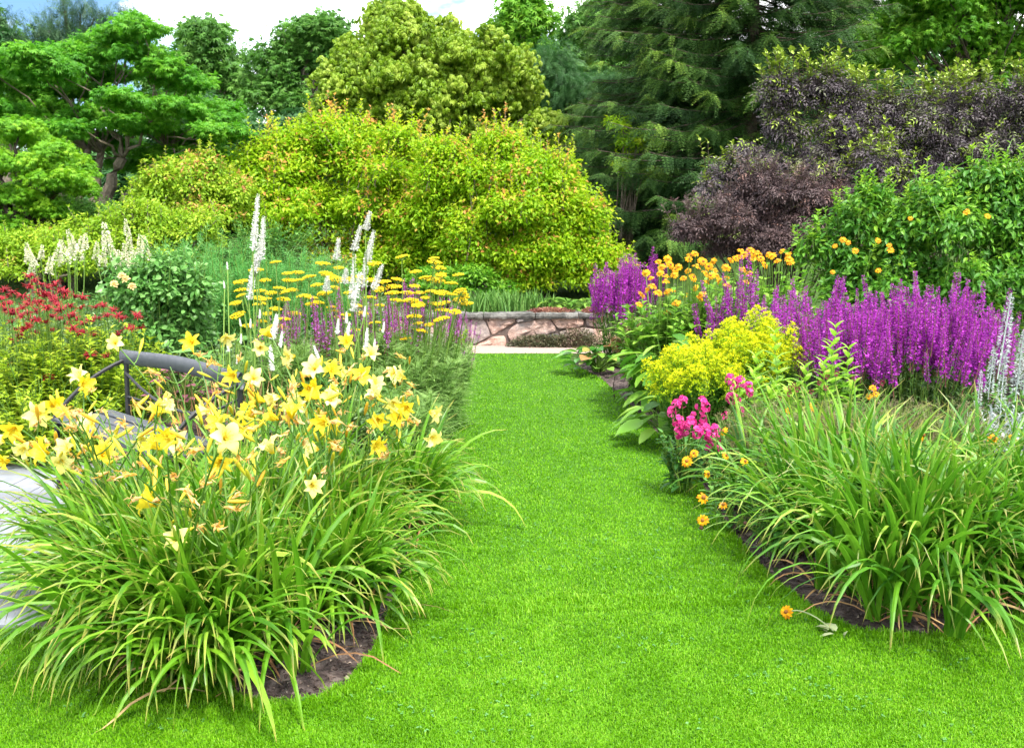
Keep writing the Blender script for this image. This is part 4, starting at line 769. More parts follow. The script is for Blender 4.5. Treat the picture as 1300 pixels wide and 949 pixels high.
# white spires
SPIRE = [spike_mesh('white_spire', M_white, .30, .019, 420, .017, PETAL, stem_green, .12, .007, .4) for _ in range(4)]
SPIRE_S = [spike_mesh('small_white_spire', M_white, .11, .013, 120, .013, PETAL, stem_green, 0, .01, .45) for _ in range(3)]
def spires(label, cx, cyy, spots, n_leaf, meshes=SPIRE, name='white_spire_plant', r=.0045, h0=.55, rad=.2, group=None):
    """spots: (px, py of the top, py of the foot of the bloom, distance)"""
    t = thing(name, label, 'white flower', (cx, cyy, .03), group); g = Geo(); b = np.array([cx, cyy, .03]); clump(g, b, n_leaf, rad, h0, LEAF_M, .10, 1, .1, (0, 1), g, .3, .1, 12); todo = []
    for px, py, qx, qy, Yd in spots:
        p1 = np.array(at(px, py, Yd)); p0 = np.array(at(qx, qy, Yd)); tube(g, bend(b + rng.normal(0, .04, 3) * [1, 1, 0], p0, (0, 0, .05), 8), np.linspace(r * 1.2, r * .8, 8), 5, rng.random(), 1); todo.append((p0, p1))
    part('foliage', g, [M_grey, stem_green], t)
    for p0, p1 in todo:
        l = np.linalg.norm(p1 - p0); m = random.choice(meshes); hh = .30 if meshes is SPIRE else .11; place('flower_spire', m, t, p0, face(p1 - p0), (1.15, 1.15, l / hh) if meshes is SPIRE else l / hh)
W_ = 'tall white flower spires'
spires('pair of tallest white flower spires left of the yellow yarrow', -1.68, 6.3, [(328, 246, 321, 318, 6.5), (335, 274, 331, 330, 6.5), (326, 318, 316, 380, 6.5), (333, 300, 324, 345, 6.5)], 22, group=W_)
spires('cluster of white flower spires rising among the yellow yarrow heads', -.98, 6.5, [(470, 268, 464, 292, 6.6), (458, 286, 449, 318, 6.6), (475, 292, 466, 332, 6.6), (466, 318, 461, 365, 6.6), (450, 322, 447, 380, 6.6), (486, 335, 474, 368, 6.6), (430, 302, 427, 330, 6.8), (457, 345, 448, 395, 6.5), (416, 350, 414, 370, 6.6), (440, 340, 437, 360, 6.6)], 26, group=W_)
spires('short white flower spires scattered above the daylilies', -1.15, 5.9, [(352, 398, 346, 430, 5.9), (358, 420, 356, 440, 5.8), (343, 438, 346, 470, 5.7), (466, 416, 465, 440, 5.9), (476, 430, 475, 445, 5.9), (488, 408, 486, 422, 6.0), (398, 438, 405, 456, 5.7), (440, 395, 440, 410, 6.1), (464, 388, 462, 402, 6.1), (444, 408, 440, 430, 6.0), (430, 404, 428, 424, 6.0)], 20, SPIRE_S, group=W_)
spires('small white bud spikes beside the dark bench rail', -1.75, 5.95, [(304, 404, 306, 414, 6.0), (318, 404, 318, 416, 6.0), (288, 432, 290, 446, 5.8), (306, 423, 306, 436, 5.9), (288, 332, 289, 342, 6.5), (284, 356, 285, 366, 6.5), (302, 450, 301, 462, 5.6), (330, 392, 330, 404, 6.0)], 16, SPIRE_S, group=W_)

# yarrow
M_yar = leafmat('yarrow_yellow', [(0, (.58, .38, .004)), (.5, (.76, .54, .008)), (1, (.85, .66, .03))], .15, .6, .2)
M_yarleaf = leafmat('yarrow_leaf', [(0, (.10, .21, .04)), (.5, (.20, .36, .08)), (1, (.33, .50, .15))], .45)
def yarrow_head():
    g = Geo(); n = 130; r = np.sqrt(rng.random(n)); a = rng.uniform(0, 6.28, n); P = np.stack([r * np.cos(a), r * np.sin(a), .22 * (1 - r ** 2) + .04 * rng.normal(0, 1, n)], -1)
    oc = tpl(np.array([(1, 0, 0), (-1, 0, 0), (0, 1, 0), (0, -1, 0), (0, 0, .8), (0, 0, -.8)]) * .1, [[(0, 2, 4), (2, 1, 4), (1, 3, 4), (3, 0, 4), (2, 0, 5), (1, 2, 5), (3, 1, 5), (0, 3, 5)]])
    scatter(g, oc, P, rng.normal(0, 1, (n, 3)), rng.normal(0, 1, (n, 3)), rng.uniform(.8, 1.3, n), rng.random(n))
    for k in range(9): a = k * .7; tube(g, bend((0, 0, -.7), (.65 * math.cos(a), .65 * math.sin(a), .08), (0, 0, -.12), 4), .03, 4, .5, 1)
    return g.mesh('yarrow_head', [M_yar, stem_green], True)
YAR = [yarrow_head() for _ in range(4)]
FERN = pinnate(8, .30, .26, 50, .25, .35)
heads = [(306, 358), (302, 400), (306, 375), (325, 343), (350, 333), (336, 356), (378, 346), (366, 356), (355, 366), (344, 372), (330, 370), (372, 368), (338, 380), (392, 352), (410, 335), (418, 350), (402, 362), (425, 365), (412, 372), (395, 378), (405, 384), (385, 376), (430, 340), (442, 355), (420, 390), (360, 380), (350, 392), (374, 398), (340, 398), (446, 372), (455, 352), (475, 335), (470, 356), (488, 358), (498, 372), (482, 366), (505, 355), (510, 326), (532, 372), (528, 345), (542, 353), (551, 328), (552, 333), (557, 340), (560, 350), (556, 358), (573, 360), (582, 349), (585, 368), (574, 374), (562, 372), (548, 370), (540, 378), (530, 388), (562, 394), (578, 396), (584, 370), (552, 386), (526, 402), (545, 412), (534, 420), (515, 430), (476, 410), (490, 418), (460, 398), (452, 388), (440, 400), (505, 382), (516, 372), (470, 378), (358, 415), (316, 414), (332, 408), (448, 420), (566, 384), (588, 378)]
YP = [(-1.72, 7.4, 'yellow yarrow clump beside the tallest white spires'), (-1.35, 7.7, 'densest yellow yarrow clump with crowded flat heads'), (-1.0, 7.9, 'yellow yarrow clump among the central white spires'), (-.86, 7.6, 'feathery yellow yarrow clump bordering the lawn'), (-.74, 8.1, 'yellow yarrow clump with the highest flat heads next to the stone wall')]
ypl = []
for x, y, lab in YP:
    t = thing('yarrow_plant', lab, 'yarrow', (x, y, .03), 'yellow yarrow along the bed'); g = Geo(); clump(g, (x, y, .03), 100, .40, .86, FERN, .19, .98, .15, (0, 1), g, .3, .03, 34); part('foliage', g, [M_yarleaf, stem_green], t); ypl.append((t, x, y))
heads += [(px + rng.normal(0, 9), py + rng.uniform(4, 16)) for px, py in heads[:60:2]]
for px, py in heads:
    Yd = rng.uniform(7.3, 8.1); p = np.array(at(px, py, Yd)); t, x, y = min(ypl, key=lambda q: abs(q[1] - p[0]) + .3 * abs(q[2] - p[1])); g = Geo(); b = np.array([x * .6 + p[0] * .4 + rng.normal(0, .04), y * .6 + p[1] * .4, .03])
    tube(g, bend(b, p - [0, 0, .02], (0, 0, .06), 8), np.linspace(.005, .0035, 8), 5, rng.random()); st = part('flower_stem', g, stem_green, t); place('flower_head', random.choice(YAR), st, p, face((rng.normal(0, .12), rng.normal(-.1, .1), 1)), rng.uniform(.040, .064))
# purple spikes among the yarrow and along the lawn edge
for x, y, lab, n, rad, h in [(-1.65, 7.6, 'slim purple loosestrife between the white spires and yarrow at the bench side', 34, .3, .98), (-1.15, 7.75, 'pinkish purple loosestrife showing behind the middle of the yarrow', 50, .36, 1.02), (-.75, 8.2, 'purple loosestrife behind the yarrow next to the stone wall', 46, .3, 1.04)]:
    spiky('loosestrife', lab, 'loosestrife', (x, y, .03), n, rad, h, SPIKE_D, M_loose, LEAF_N, .09, 'loosestrife among the yarrow', 1.0, 14)
spiky('catmint', 'low mauve catmint flopping over the lawn edge under the yarrow', 'catmint', (-.62, 9.3, .03), 30, .22, .5, SPIKE_D, M_grey, LEAF_N, .06, None, .6, 12)
spiky('catmint', 'thin mauve catmint spikes in front of the stone wall corner', 'catmint', (-.58, 11.2, .03), 26, .2, .62, SPIKE_D, M_grey, LEAF_N, .06, None, .7, 12)
g = Geo(); t = thing('spurge', 'small acid yellow plant between the yarrow and the stone wall', 'perennial', (-.72, 13.0, .03)); clump(g, (-.72, 13.0, .03), 30, .16, .42, LEAF, .06, 1, 0, (0, 1), g, .2, .1, 22); part('foliage', g, [M_gold, stem_green], t)
# trailing grey green growth at the lawn edge below the yarrow
for x, y, lab in [(-.74, 6.6, 'wispy grey green tuft hanging over the lawn edge beside the daylilies'), (-.74, 7.4, 'feathery grey green clump at the foot of the yarrow')]:
    t = thing('wispy_plant', lab, 'perennial', (x, y, .03)); g = Geo(); clump(g, (x, y, .03), 60, .3, .6, FERN, .16, 1, .3, (0, 1), g, .6, .05, 26); n = 60
    strap(g, np.array([x, y, .05]) + rng.normal(0, .08, (n, 3)) * [1, 1, 0], rng.normal(-.3, 1, n), rng.uniform(.3, .6, n), rng.uniform(.8, 1.4, n), rng.uniform(.8, 2, n), rng.uniform(.004, .008, n), 8, 1.5, rng.random(n)); part('foliage', g, [M_yarleaf, stem_green], t)

# red bergamot
M_red = leafmat('bergamot_red', [(0, (.16, .006, .014)), (.5, (.34, .010, .022)), (1, (.50, .03, .04))], .25, .5, .3)
M_berg = leafmat('bergamot_leaf', [(0, (.16, .30, .01)), (.5, (.32, .47, .02)), (1, (.52, .62, .06))], .5)
def bergamot():
    g = Geo(); n = 34; a = rng.uniform(0, 6.28, n); s = Geo(); 
    strap(g, np.stack([.12 * np.cos(a), .12 * np.sin(a), rng.uniform(0, .3, n)], -1), a, rng.uniform(.55, 1.0, n), rng.uniform(.1, 1.0, n), rng.uniform(.6, 1.8, n), rng.uniform(.10, .17, n), 5, 1.3, rng.random(n), .3, .1, zmin=-1.)
    lathe(g, [(0, -.1), (.2, .0), (.25, .15), (.15, .3), (0, .36)], 8, tint=.1); return g.mesh('bergamot_head', M_red)
BERG = [bergamot() for _ in range(3)]
BP = [(-4.05, 7.6, 'red bergamot at the outer side of the picture with dull crimson heads'), (-3.55, 7.4, 'red bergamot with the most crowded crimson heads'), (-3.15, 7.5, 'red bergamot clump closest to the bench')]
bh = [(5, 370), (16, 372), (2, 380), (12, 386), (30, 378), (38, 352), (45, 358), (52, 362), (60, 366), (70, 363), (48, 372), (58, 376), (66, 380), (76, 370), (82, 372), (40, 384), (28, 392), (50, 388), (60, 392), (70, 384), (84, 380), (95, 378), (104, 380), (76, 394), (90, 390), (103, 392), (38, 366), (22, 396), (6, 394), (40, 408), (58, 410), (76, 406), (66, 420), (88, 412), (98, 407), (45, 424), (104, 424), (15, 410), (122, 391), (131, 390), (145, 395), (123, 405), (136, 402), (155, 405), (162, 416), (173, 401), (180, 417), (15, 435), (70, 450), (52, 455), (10, 463), (137, 453), (98, 450), (60, 480), (30, 420), (-6, 376), (-12, 400)]
bpl = []
for x, y, lab in BP:
    t = thing('bergamot', lab, 'bergamot', (x, y, .03), 'red bergamot behind the bench'); g = Geo(); clump(g, (x, y, .03), 110, .5, 1.0, LEAF_M, .10, 1, .05, (0, 1), g, .25, .12, 28); part('foliage', g, [M_berg, stem_green], t); bpl.append((t, x, y))
bh += [(px + rng.normal(0, 16), py + abs(rng.normal(0, 26)) + 3) for px, py in bh[:42]]
for px, py in bh:
    p = np.array(at(px, py, rng.uniform(7.1, 7.8))); t, x, y = min(bpl, key=lambda q: abs(q[1] - p[0])); g = Geo(); b = np.array([x * .5 + p[0] * .5, y, .03]); tube(g, bend(b, p, (0, 0, .05), 7), np.linspace(.004, .003, 7), 4, rng.random()); st = part('flower_stem', g, stem_green, t)
    place('flower_head', random.choice(BERG), st, p, face((rng.normal(0, .25), rng.normal(-.15, .2), 1)), rng.uniform(.046, .068))
t = thing('low_bergamot', 'lower yellow green leafy growth in front of the red bergamot', 'perennial', (-3.35, 6.9, .03)); g = Geo(); clump(g, (-3.35, 6.9, .03), 110, .6, .6, LEAF_M, .09, 1, .1, (0, 1), g, .3, .05, 20); part('foliage', g, [M_berg, stem_green], t)
# cream plumes
PLUME = [spike_mesh('cream_plume', M_cream, .22, .05, 230, .03, PETAL, stem_green, 0, None, .2) for _ in range(3)]
for x, y, lab, sp in [(-4.5, 9.9, 'cream plume flowers at the far side behind the crowded red bergamot', [(38, 326), (45, 330), (40, 342), (62, 340), (70, 330), (88, 318), (95, 312), (98, 322), (108, 308), (86, 326), (52, 322)]), (-3.75, 10.0, 'cream plume flowers in front of the lime green shrub', [(122, 322), (137, 306), (162, 290), (130, 330), (147, 322), (158, 330), (166, 334), (178, 316), (186, 322), (148, 334), (163, 318), (176, 342)])]:
    t = thing('plume_flower', lab, 'perennial', (x, y, .15), 'cream plumes behind the bergamot'); g = Geo(); b = np.array([x, y, .1]); clump(g, b, 60, .55, 1.05, LEAF_M, .11, 1, .1, (0, 1), g, .2, .1, 16); pp = [np.array(at(px, py + 8, 9.9 + rng.normal(0, .2))) for px, py in sp]
    for p in pp: tube(g, bend(b + (p - b) * [.5, .5, 0], p, (0, 0, .03), 6), .005, 4, .5, 1)
    part('foliage', g, [M_grey, stem_green], t)
    for p in pp: place('flower_plume', random.choice(PLUME), t, p, face((rng.normal(0, .15), rng.normal(0, .15), 1)), rng.uniform(.7, 1.15))
# feathery green plants, rose and heuchera behind the yarrow
TUFT = merge_tpl([(NEEDLE, (0, .12 * i, 0), (math.cos(i * 2.4) * .8, .75, math.sin(i * 2.4) * .8), (0, 0, 1), .55) for i in range(8)])
for px, Yd, lab, h, rad in [(215, 10.2, 'feathery fresh green perennial behind the rose bush', 1.45, .55), (275, 10.4, 'tallest feathery blue green perennial behind the white spires', 1.62, .6), (345, 10.3, 'feathery green perennial below the golden shrub behind the yarrow', 1.5, .6), (400, 10.8, 'soft green perennial peeping out behind the yellow yarrow', 1.4, .5)]:
    x = px_w(px, Yd); t = thing('feathery_plant', lab, 'perennial', (x, Yd, .1), 'feathery green plants at the back of the bed'); g = Geo(); clump(g, (x, Yd, .1), 95, rad, h, TUFT, .15, 1, .0, (0, 1), g, .2, .3, 34, .6); part('foliage', g, [M_feather, stem_green], t)
M_rose = leafmat('rose_leaf', [(0, (.06, .19, .03)), (.5, (.13, .32, .06)), (1, (.26, .48, .15))], .35, .4, .4)
t = shrub('rose_bush', 'rose bush with broad blue green leaves and pale apricot blooms behind the bench', 'rose', px_w(200, 8.2), 8.2, [E(200, 385, 8.2, 55, 40), E(165, 370, 8.2, 35, 34), E(245, 385, 8.2, 40, 38), E(200, 430, 8.2, 70, 30), E(225, 350, 8.2, 25, 26)], 230, 24, LEAF_W, .058, .12, M_rose, None, 40, .007, stem_green, .03, (30, .2, LEAF_W, .055, (.3, .9), 10), flat=.85)
g = Geo()
for k in range(26): a = k * 2.4; d = np.array([math.cos(a), math.sin(a), 0]); scatter(g, LEAF_W, [d * .1 + [0, 0, .02 * k]], [d * (1 - k * .03) + [0, 0, .2 + .03 * k]], [[-d[0], -d[1], .6]], .8 - .02 * k, rng.random())
ROSE = g.mesh('rose_bloom', leafmat('apricot_petal', [(0, (.72, .48, .16)), (1, (.80, .64, .34))], .3), True)
for px, py in [(155, 351), (160, 355), (145, 361), (168, 364)]: place('flower', ROSE, t, at(px, py, 7.9), face((rng.normal(0, .4), -.7, .8)), .045)
M_heu = leafmat('heuchera_leaf', [(0, (.07, .02, .03)), (.6, (.16, .05, .07)), (1, (.30, .12, .14))], .2)
bigleaf_plant('heuchera', 'dark wine red heuchera behind the bench rail', 'heuchera', (px_w(228, 7.1), 7.1, .3), 90, .07, .26, .45, M_heu)
bigleaf_plant('leafy_perennial', 'broad leaved dark green perennial filling in behind the white bud spikes', 'perennial', (px_w(285, 7.6), 7.6, .2), 120, .12, .4, .7, M_rose, LEAF_M)
# dried reeds behind the bench
t = thing('dry_stems', 'straw coloured dry stems standing behind the bench rail', 'dead stems', (-1.95, 6.85, .03)); g = Geo(); n = 110; strap(g, np.array([-1.95, 6.75, .03]) + rng.normal(0, .2, (n, 3)) * [1.3, .4, 0], rng.uniform(0, 6.28, n), rng.uniform(.4, .72, n), rng.uniform(1.3, 1.57, n), rng.uniform(0, .5, n), rng.uniform(.006, .012, n), 6, 1.5, rng.random(n)); part('stems', g, M_dry, t)
t = thing('low_greenery', 'low lush leaves between the bench and the yarrow', 'perennial', (-1.3, 6.9, .03)); g = Geo(); clump(g, (-1.3, 6.9, .03), 70, .5, .62, LEAF_M, .1, 1, .1, (0, 1), g, .3, .05, 14); part('foliage', g, [M_lush, stem_green], t)
for x, y, r, h, lab in [(-2.6, 8.9, .7, .75, 'lush mid height greenery behind the rose bush'), (-4.6, 8.6, .8, .85, 'lush greenery under the cream plumes'), (-2.0, 9.6, .6, .8, 'dense leafy growth behind the tall white spires'), (-3.6, 8.7, .6, .8, 'green foliage between the bergamot and the cream plumes'), (-1.2, 9.9, .6, .7, 'leafy greenery hidden behind the yarrow'), (-4.9, 11.2, .9, .8, 'loose greenery below the low yellowish shrub'), (-3.0, 11.4, .8, .8, 'loose greenery below the lime green shrub'), (-1.9, 12.6, .8, .9, 'loose greenery below the big golden shrub behind the feathery plants'), (-3.5, 13.3, .9, 1.0, 'bushy greenery between the lime green shrub and the big golden shrub'), (-2.5, 13.9, .9, .9, 'bushy greenery in front of the big golden shrub'), (-4.0, 15.6, 1.0, .8, 'bushy greenery on the rising bank behind the tallest white spires'), (-3.3, 16.0, .8, .8, 'bushy greenery on the bank at the foot of the big golden shrub'), (-5.4, 7.6, .7, .8, 'bushy greenery beyond the outer red bergamot'), (-6.2, 8.8, .9, .9, 'bushy greenery at the far end of the bergamot bed')]:
    z = ground_at(x, y); t = thing('leafy_perennial', lab, 'perennial', (x, y, z)); g = Geo(); clump(g, (x, y, z), int(120 * r), r, h, LEAF_M, .12, 1, .1, (0, 1), g, .25, .05, 16); part('foliage', g, [random.choice([M_lush, M_grey, M_lush]), stem_green], t)

# ------------------------------------------------------------------ right bed
for x, y, lab, n, ln in [(1.68, 4.6, 'bare green daylily clump leaning over the lawn beside orange flowers', 230, 4.2), (1.66, 4.1, 'bare green daylily clump sheltering dark soil at the lawn edge', 340, -2.0), (2.0, 4.25, 'bare green daylily clump with long pale blades hanging to the soil', 340, -1.6), (2.4, 4.35, 'bare green daylily clump at the outer corner beside the lawn', 320, -1.2), (1.75, 4.95, 'tall bare green daylily clump before the brown heath', 280, None), (2.25, 5.0, 'bare green daylily clump in front of the silver wormwood', 280, None), (2.75, 4.8, 'bare green daylily clump furthest from the lawn', 280, -1.0), (1.72, 5.3, 'narrow bare daylily clump right behind the small orange flowers', 180, None)]:
    daylily(x, y, lab, n, 'daylily', M_strap_r, 'flowerless daylilies of the bed opposite the bench', .90, .14, ln, .25)
# magenta loosestrife bank
LG = 'big purple loosestrife bank'
for x, y, lab, n, rad, h in [(1.98, 8.6, 'purple loosestrife behind the yellow goldenrod', 30, .3, 1.08), (2.35, 7.8, 'purple loosestrife with airy spikes next to the goldenrod', 58, .42, .95), (2.8, 7.6, 'purple loosestrife in the middle of the big bank', 75, .46, .98), (3.25, 7.6, 'purple loosestrife with vivid dense spikes in the big bank', 75, .46, .97), (3.42, 7.4, 'purple loosestrife at the silver wormwood end of the big bank', 60, .4, .86), (3.0, 7.1, 'shorter purple loosestrife at the front of the big bank', 50, .36, .82), (2.5, 7.2, 'shorter purple loosestrife behind the leafy green stems', 46, .34, .8)]:
    spiky('loosestrife', lab, 'loosestrife', (x, y, .03), n, rad, h, SPIKE_P, M_loose, LEAF_N, .09, LG, 1.0, 16)
for x, y, lab, n in [(1.30, 11.6, 'far purple loosestrife clump in front of the stone wall', 70), (1.55, 11.9, 'far purple loosestrife clump half behind the orange flowers', 50)]:
    spiky('loosestrife', lab, 'loosestrife', (x, y, .03), n, .32, .98, SPIKE_P, M_loose, LEAF_N, .1, 'far purple loosestrife by the wall', 1.25, 16)
# orange sneezeweed
M_orange = leafmat('orange_petal', [(0, (.50, .18, .002)), (.5, (.62, .29, .002)), (1, (.72, .42, .004))], .25, .6, .2)
M_disc = leafmat('flower_disc', [(0, (.10, .04, .01)), (1, (.28, .11, .02))], 0, .9)
def daisy(np_, r, wd, droop, mat, cone=.28, rows=1, disc=None):
    g = Geo()
    for rw in range(rows):
        for k in range(np_):
            a = k * 6.283 / np_ + rw * .3 + rng.normal(0, .06); d = np.array([math.cos(a), math.sin(a), -droop + .35 * rw + rng.normal(0, .08)]); scatter(g, leaf6(wd, .04, .15), [d * .2 * [1, 1, .2] + [0, 0, .04 * rw]], [d], [[0, 0, 1.]], (r - .15) * (1 - .25 * rw) * rng.uniform(.9, 1.1), rng.random())
    lathe(g, [(cone, -.02), (cone * 1.05, .1), (cone * .8, .24), (cone * .4, .32), (0, .34)], 9, tint=.6, mat=1)
    return g.mesh('daisy_head', [mat, disc or M_disc], False)
SNEEZE = [daisy(11, 1.0, .5, .3, M_orange, .36, 1, leafmat('orange_disc', [(0, (.5, .2, .01)), (1, (.62, .28, .01))], 0, .8)) for _ in range(3)] + [daisy(12, 1.0, .45, .1, M_orange, .3, 2)]
M_hlf = leafmat('sneezeweed_leaf', [(0, (.06, .20, .015)), (.5, (.14, .34, .025)), (1, (.32, .52, .07))], .42, .45, .35)
sneeze = [(836, 331), (848, 328), (851, 336), (876, 323), (883, 321), (875, 328), (893, 332), (900, 338), (908, 342), (820, 346), (826, 352), (838, 346), (846, 350), (858, 342), (862, 338), (856, 348), (829, 362), (821, 367), (845, 356), (836, 370), (846, 369), (854, 367), (873, 343), (890, 330), (896, 346), (902, 350), (898, 357), (910, 349), (922, 339), (928, 330), (934, 328), (942, 318), (945, 323), (953, 316), (957, 322), (956, 327), (966, 328), (980, 324), (975, 322), (999, 323), (1002, 328), (1003, 332), (971, 336), (944, 341), (951, 347), (924, 361), (882, 365), (870, 374), (890, 373), (858, 383), (862, 386), (889, 378), (879, 395), (846, 397), (948, 357), (812, 385), (815, 374), (927, 390), (922, 352), (880, 352), (905, 331), (938, 326), (962, 320), (987, 330), (992, 318), (914, 356), (852, 375), (885, 337), (868, 352), (840, 338)]
SPL = [(1.42, 9.0, 'orange sneezeweed with big pale lower leaves nearest the lawn'), (1.75, 9.1, 'orange sneezeweed with the most crowded blooms'), (2.1, 9.3, 'orange sneezeweed between the goldenrod and the bronze elder'), (2.5, 9.6, 'orange sneezeweed below the bronze elder behind the loosestrife')]
spl = []
for x, y, lab in SPL:
    t = thing('sneezeweed', lab, 'sneezeweed', (x, y, .03), 'orange sneezeweed'); g = Geo(); clump(g, (x, y, .03), 100, .44, 1.12 + .24 * (x - 1.4), LEAF_M, .17, 1, .1, (.2, 1), g, .25, .08, 22); part('foliage', g, [M_hlf, stem_green], t); spl.append((t, x, y))
for px, py in sneeze:
    p = np.array(at(px, py, 9.0 + rng.uniform(-.4, .5))); t, x, y = min(spl, key=lambda q: abs(q[1] - p[0])); g = Geo(); tube(g, bend((x * .5 + p[0] * .5, y, .03), p - [0, 0, .015], (0, 0, .05), 7), np.linspace(.005, .0035, 7), 4, rng.random()); st = part('flower_stem', g, stem_green, t)
    place('flower_head', random.choice(SNEEZE), st, p, face((rng.normal(-.1, .35), rng.uniform(-.9, -.1), rng.uniform(.4, 1))), rng.uniform(.034, .050))
bigleaf_plant('broad_leaf_perennial', 'large soft green leaves below the orange sneezeweed', 'perennial', (1.34, 8.4, .03), 62, .30, .3, .85, M_hlf, LEAF_M, None, (-.1, .8))
bigleaf_plant('broad_leaf_perennial', 'low broad leaves shading the dark soil beside the goldenrod', 'perennial', (1.22, 7.5, .03), 46, .24, .26, .42, M_hlf, LEAF_M, None, (-.2, .6))
bigleaf_plant('bergenia', 'glossy round leaved bergenia at the corner of the lawn near the wall', 'bergenia', (1.0, 11.4, .03), 70, .2, .36, .34, leafmat('bergenia_leaf', [(0, (.04, .16, .02)), (.6, (.10, .30, .03)), (.9, (.22, .42, .06)), (1, (.45, .20, .10))], .25, .3, .6), LEAF_W)
M_bronze = leafmat('bronze_green_leaf', [(0, (.05, .07, .02)), (.4, (.12, .14, .03)), (.7, (.22, .12, .05)), (1, (.38, .14, .08))], .25)
shrub('bronze_shrub', 'small bronze and green leaved shrub beside the far loosestrife', 'shrub', 1.22, 9.6, [(1.22, 9.6, .38, .2, .22, .34), (1.3, 9.8, .6, .18, .2, .18)], 110, 26, LEAF, .05, .09, M_bronze, None, 20, .006, bark_dark, .03)
# goldenrod
M_grod = leafmat('goldenrod_yellow', [(0, (.18, .40, .008)), (.4, (.36, .52, .008)), (.75, (.62, .66, .010)), (1, (.80, .74, .02))], .35, .6, .2)
M_grodleaf = leafmat('goldenrod_leaf', [(0, (.03, .12, .015)), (.5, (.08, .24, .025)), (1, (.24, .42, .04))], .35)
def plume():
    g = Geo(); P = []; 
    for k in range(17):
        u = k / 17; a = k * 2.4; l = .095 * (1 - u) ** .8 + .008; s = np.array([0, 0, .17 * u]); e = s + np.array([math.cos(a) * l, math.sin(a) * l, .35 * l]); Q = bend(s, e, (0, 0, .25 * l), 7); tube(g, Q, .0012, 3, .5, 1); P += [q + rng.normal(0, .0035, 3) for q in np.repeat(Q[1:], 4, 0)]
    P = np.array(P); n = len(P); tube(g, [(0, 0, -.05), (0, 0, .17)], .0025, 4, .5, 1)
    scatter(g, leaf_tpl(.6, .05, .1), P, rng.normal(0, .6, (n, 3)) + [0, 0, .7], rng.normal(0, 1, (n, 3)), rng.uniform(.008, .014, n), np.clip(P[:, 2] / .2 * .8 + .35 * rng.random(n), 0, 1)); return g.mesh('goldenrod_plume', [M_grod, M_grodleaf])
GROD = [plume() for _ in range(4)]
for x, y, lab, n, rad, h in [(1.36, 7.1, 'greenish yellow goldenrod nearest the lawn with plumes still opening', 76, .25, .76), (1.62, 7.3, 'yellow goldenrod in full bloom behind the pink snapdragons', 95, .28, .88), (1.92, 7.55, 'yellow goldenrod touching the purple loosestrife', 76, .24, .98)]:
    t = thing('goldenrod', lab, 'goldenrod', (x, y, .03), 'yellow goldenrod clumps'); g = Geo(); tips = clump(g, (x, y, .03), n + 30, rad, h - .1, LEAF_N, .12, 1, .15, (0, 1), g, .3, .05, 22); part('foliage', g, [M_grodleaf, stem_green], t)
    for p in tips[:min(n, 98)]:
        o = (p - np.array([x, y, .03])) * [1, 1, 0]; place('flower_plume', random.choice(GROD), t, p - [0, 0, .02], face(o * .8 + [0, 0, .5] + rng.normal(0, .07, 3)), rng.uniform(.9, 1.35))
# leafy unflowered stems
M_fresh = leafmat('fresh_stem_leaf', [(0, (.07, .25, .02)), (.5, (.16, .40, .03)), (1, (.36, .58, .06))], .4, .4, .4)
for i, (px, top, Yd, lab) in enumerate([(985, 418, 6.7, 'tall leafy green stem beside the goldenrod'), (1018, 460, 6.5, 'mid height leafy green stem in front of the airy loosestrife'), (1066, 412, 6.6, 'single tallest upright green stem against the purple loosestrife'), (1042, 455, 6.5, 'slim leafy green stem between two taller ones'), (962, 470, 6.4, 'bushy leafy stem behind the pink snapdragons'), (1000, 490, 6.3, 'short leafy green stem above the brown heath')]):
    p = at(px, top, Yd); t = thing('leafy_stem_plant', lab, 'perennial', (p.x, Yd, .03), 'leafy stems without flowers'); g = Geo()
    for k in range(4 if i != 2 else 3):
        hh = (p.z - .03) * (1 if k == 0 else rng.uniform(.6, .88)); f = np.array([p.x + rng.normal(0, .04), Yd + rng.normal(0, .04), .03]); tp_ = np.array([p.x + (0 if k == 0 else rng.normal(0, .09)), Yd + rng.normal(0, .05), hh]); P = bend(f, tp_, (0, 0, 0), 8, .006); tube(g, P, np.linspace(.006, .003, 8), 5, .5, 1)
        u = np.repeat(np.linspace(.15, 1, 15), 3); n = len(u); Q = np.stack([np.interp(u, np.linspace(0, 1, 8), P[:, j]) for j in range(3)], -1); az = np.arange(n) * 2.4; scatter(g, LEAF_M, Q, np.stack([np.cos(az), np.sin(az), .35 + 1.1 * u ** 3], -1), np.stack([-.5 * np.cos(az), -.5 * np.sin(az), np.ones(n)], -1), .145 * (1.1 - .55 * u ** 2), np.clip(.2 + .6 * u + .2 * rng.random(n), 0, 1))
    part('foliage', g, [M_fresh, stem_green], t)
# false sunflower bush
HX = [('false_sunflower', 'dense bright green false sunflower bush at the outer side with hardly a bloom', px_w(1210, 9.6), 9.6, [E(1210, 300, 9.6, 85, 75), E(1260, 280, 9.6, 70, 62), E(1160, 330, 9.6, 50, 60), E(1290, 340, 9.6, 60, 90), E(1200, 400, 9.6, 120, 70), E(1180, 270, 9.6, 40, 30), E(1290, 250, 9.6, 40, 30)], 700), ('false_sunflower', 'looser false sunflower bush with yellow blooms beside the bronze elder', px_w(1085, 9.9), 9.9, [E(1090, 300, 9.9, 52, 48), E(1050, 330, 9.9, 34, 34), E(1120, 290, 9.9, 34, 40), E(1080, 370, 9.9, 70, 50), E(1105, 260, 9.9, 16, 18)], 190)]
SUNF = [daisy(11, 1.0, .42, .05, M_orange, .28, 1, leafmat('gold_disc', [(0, (.5, .28, .01)), (1, (.6, .36, .01))], 0, .8)) for _ in range(2)]
hs = []
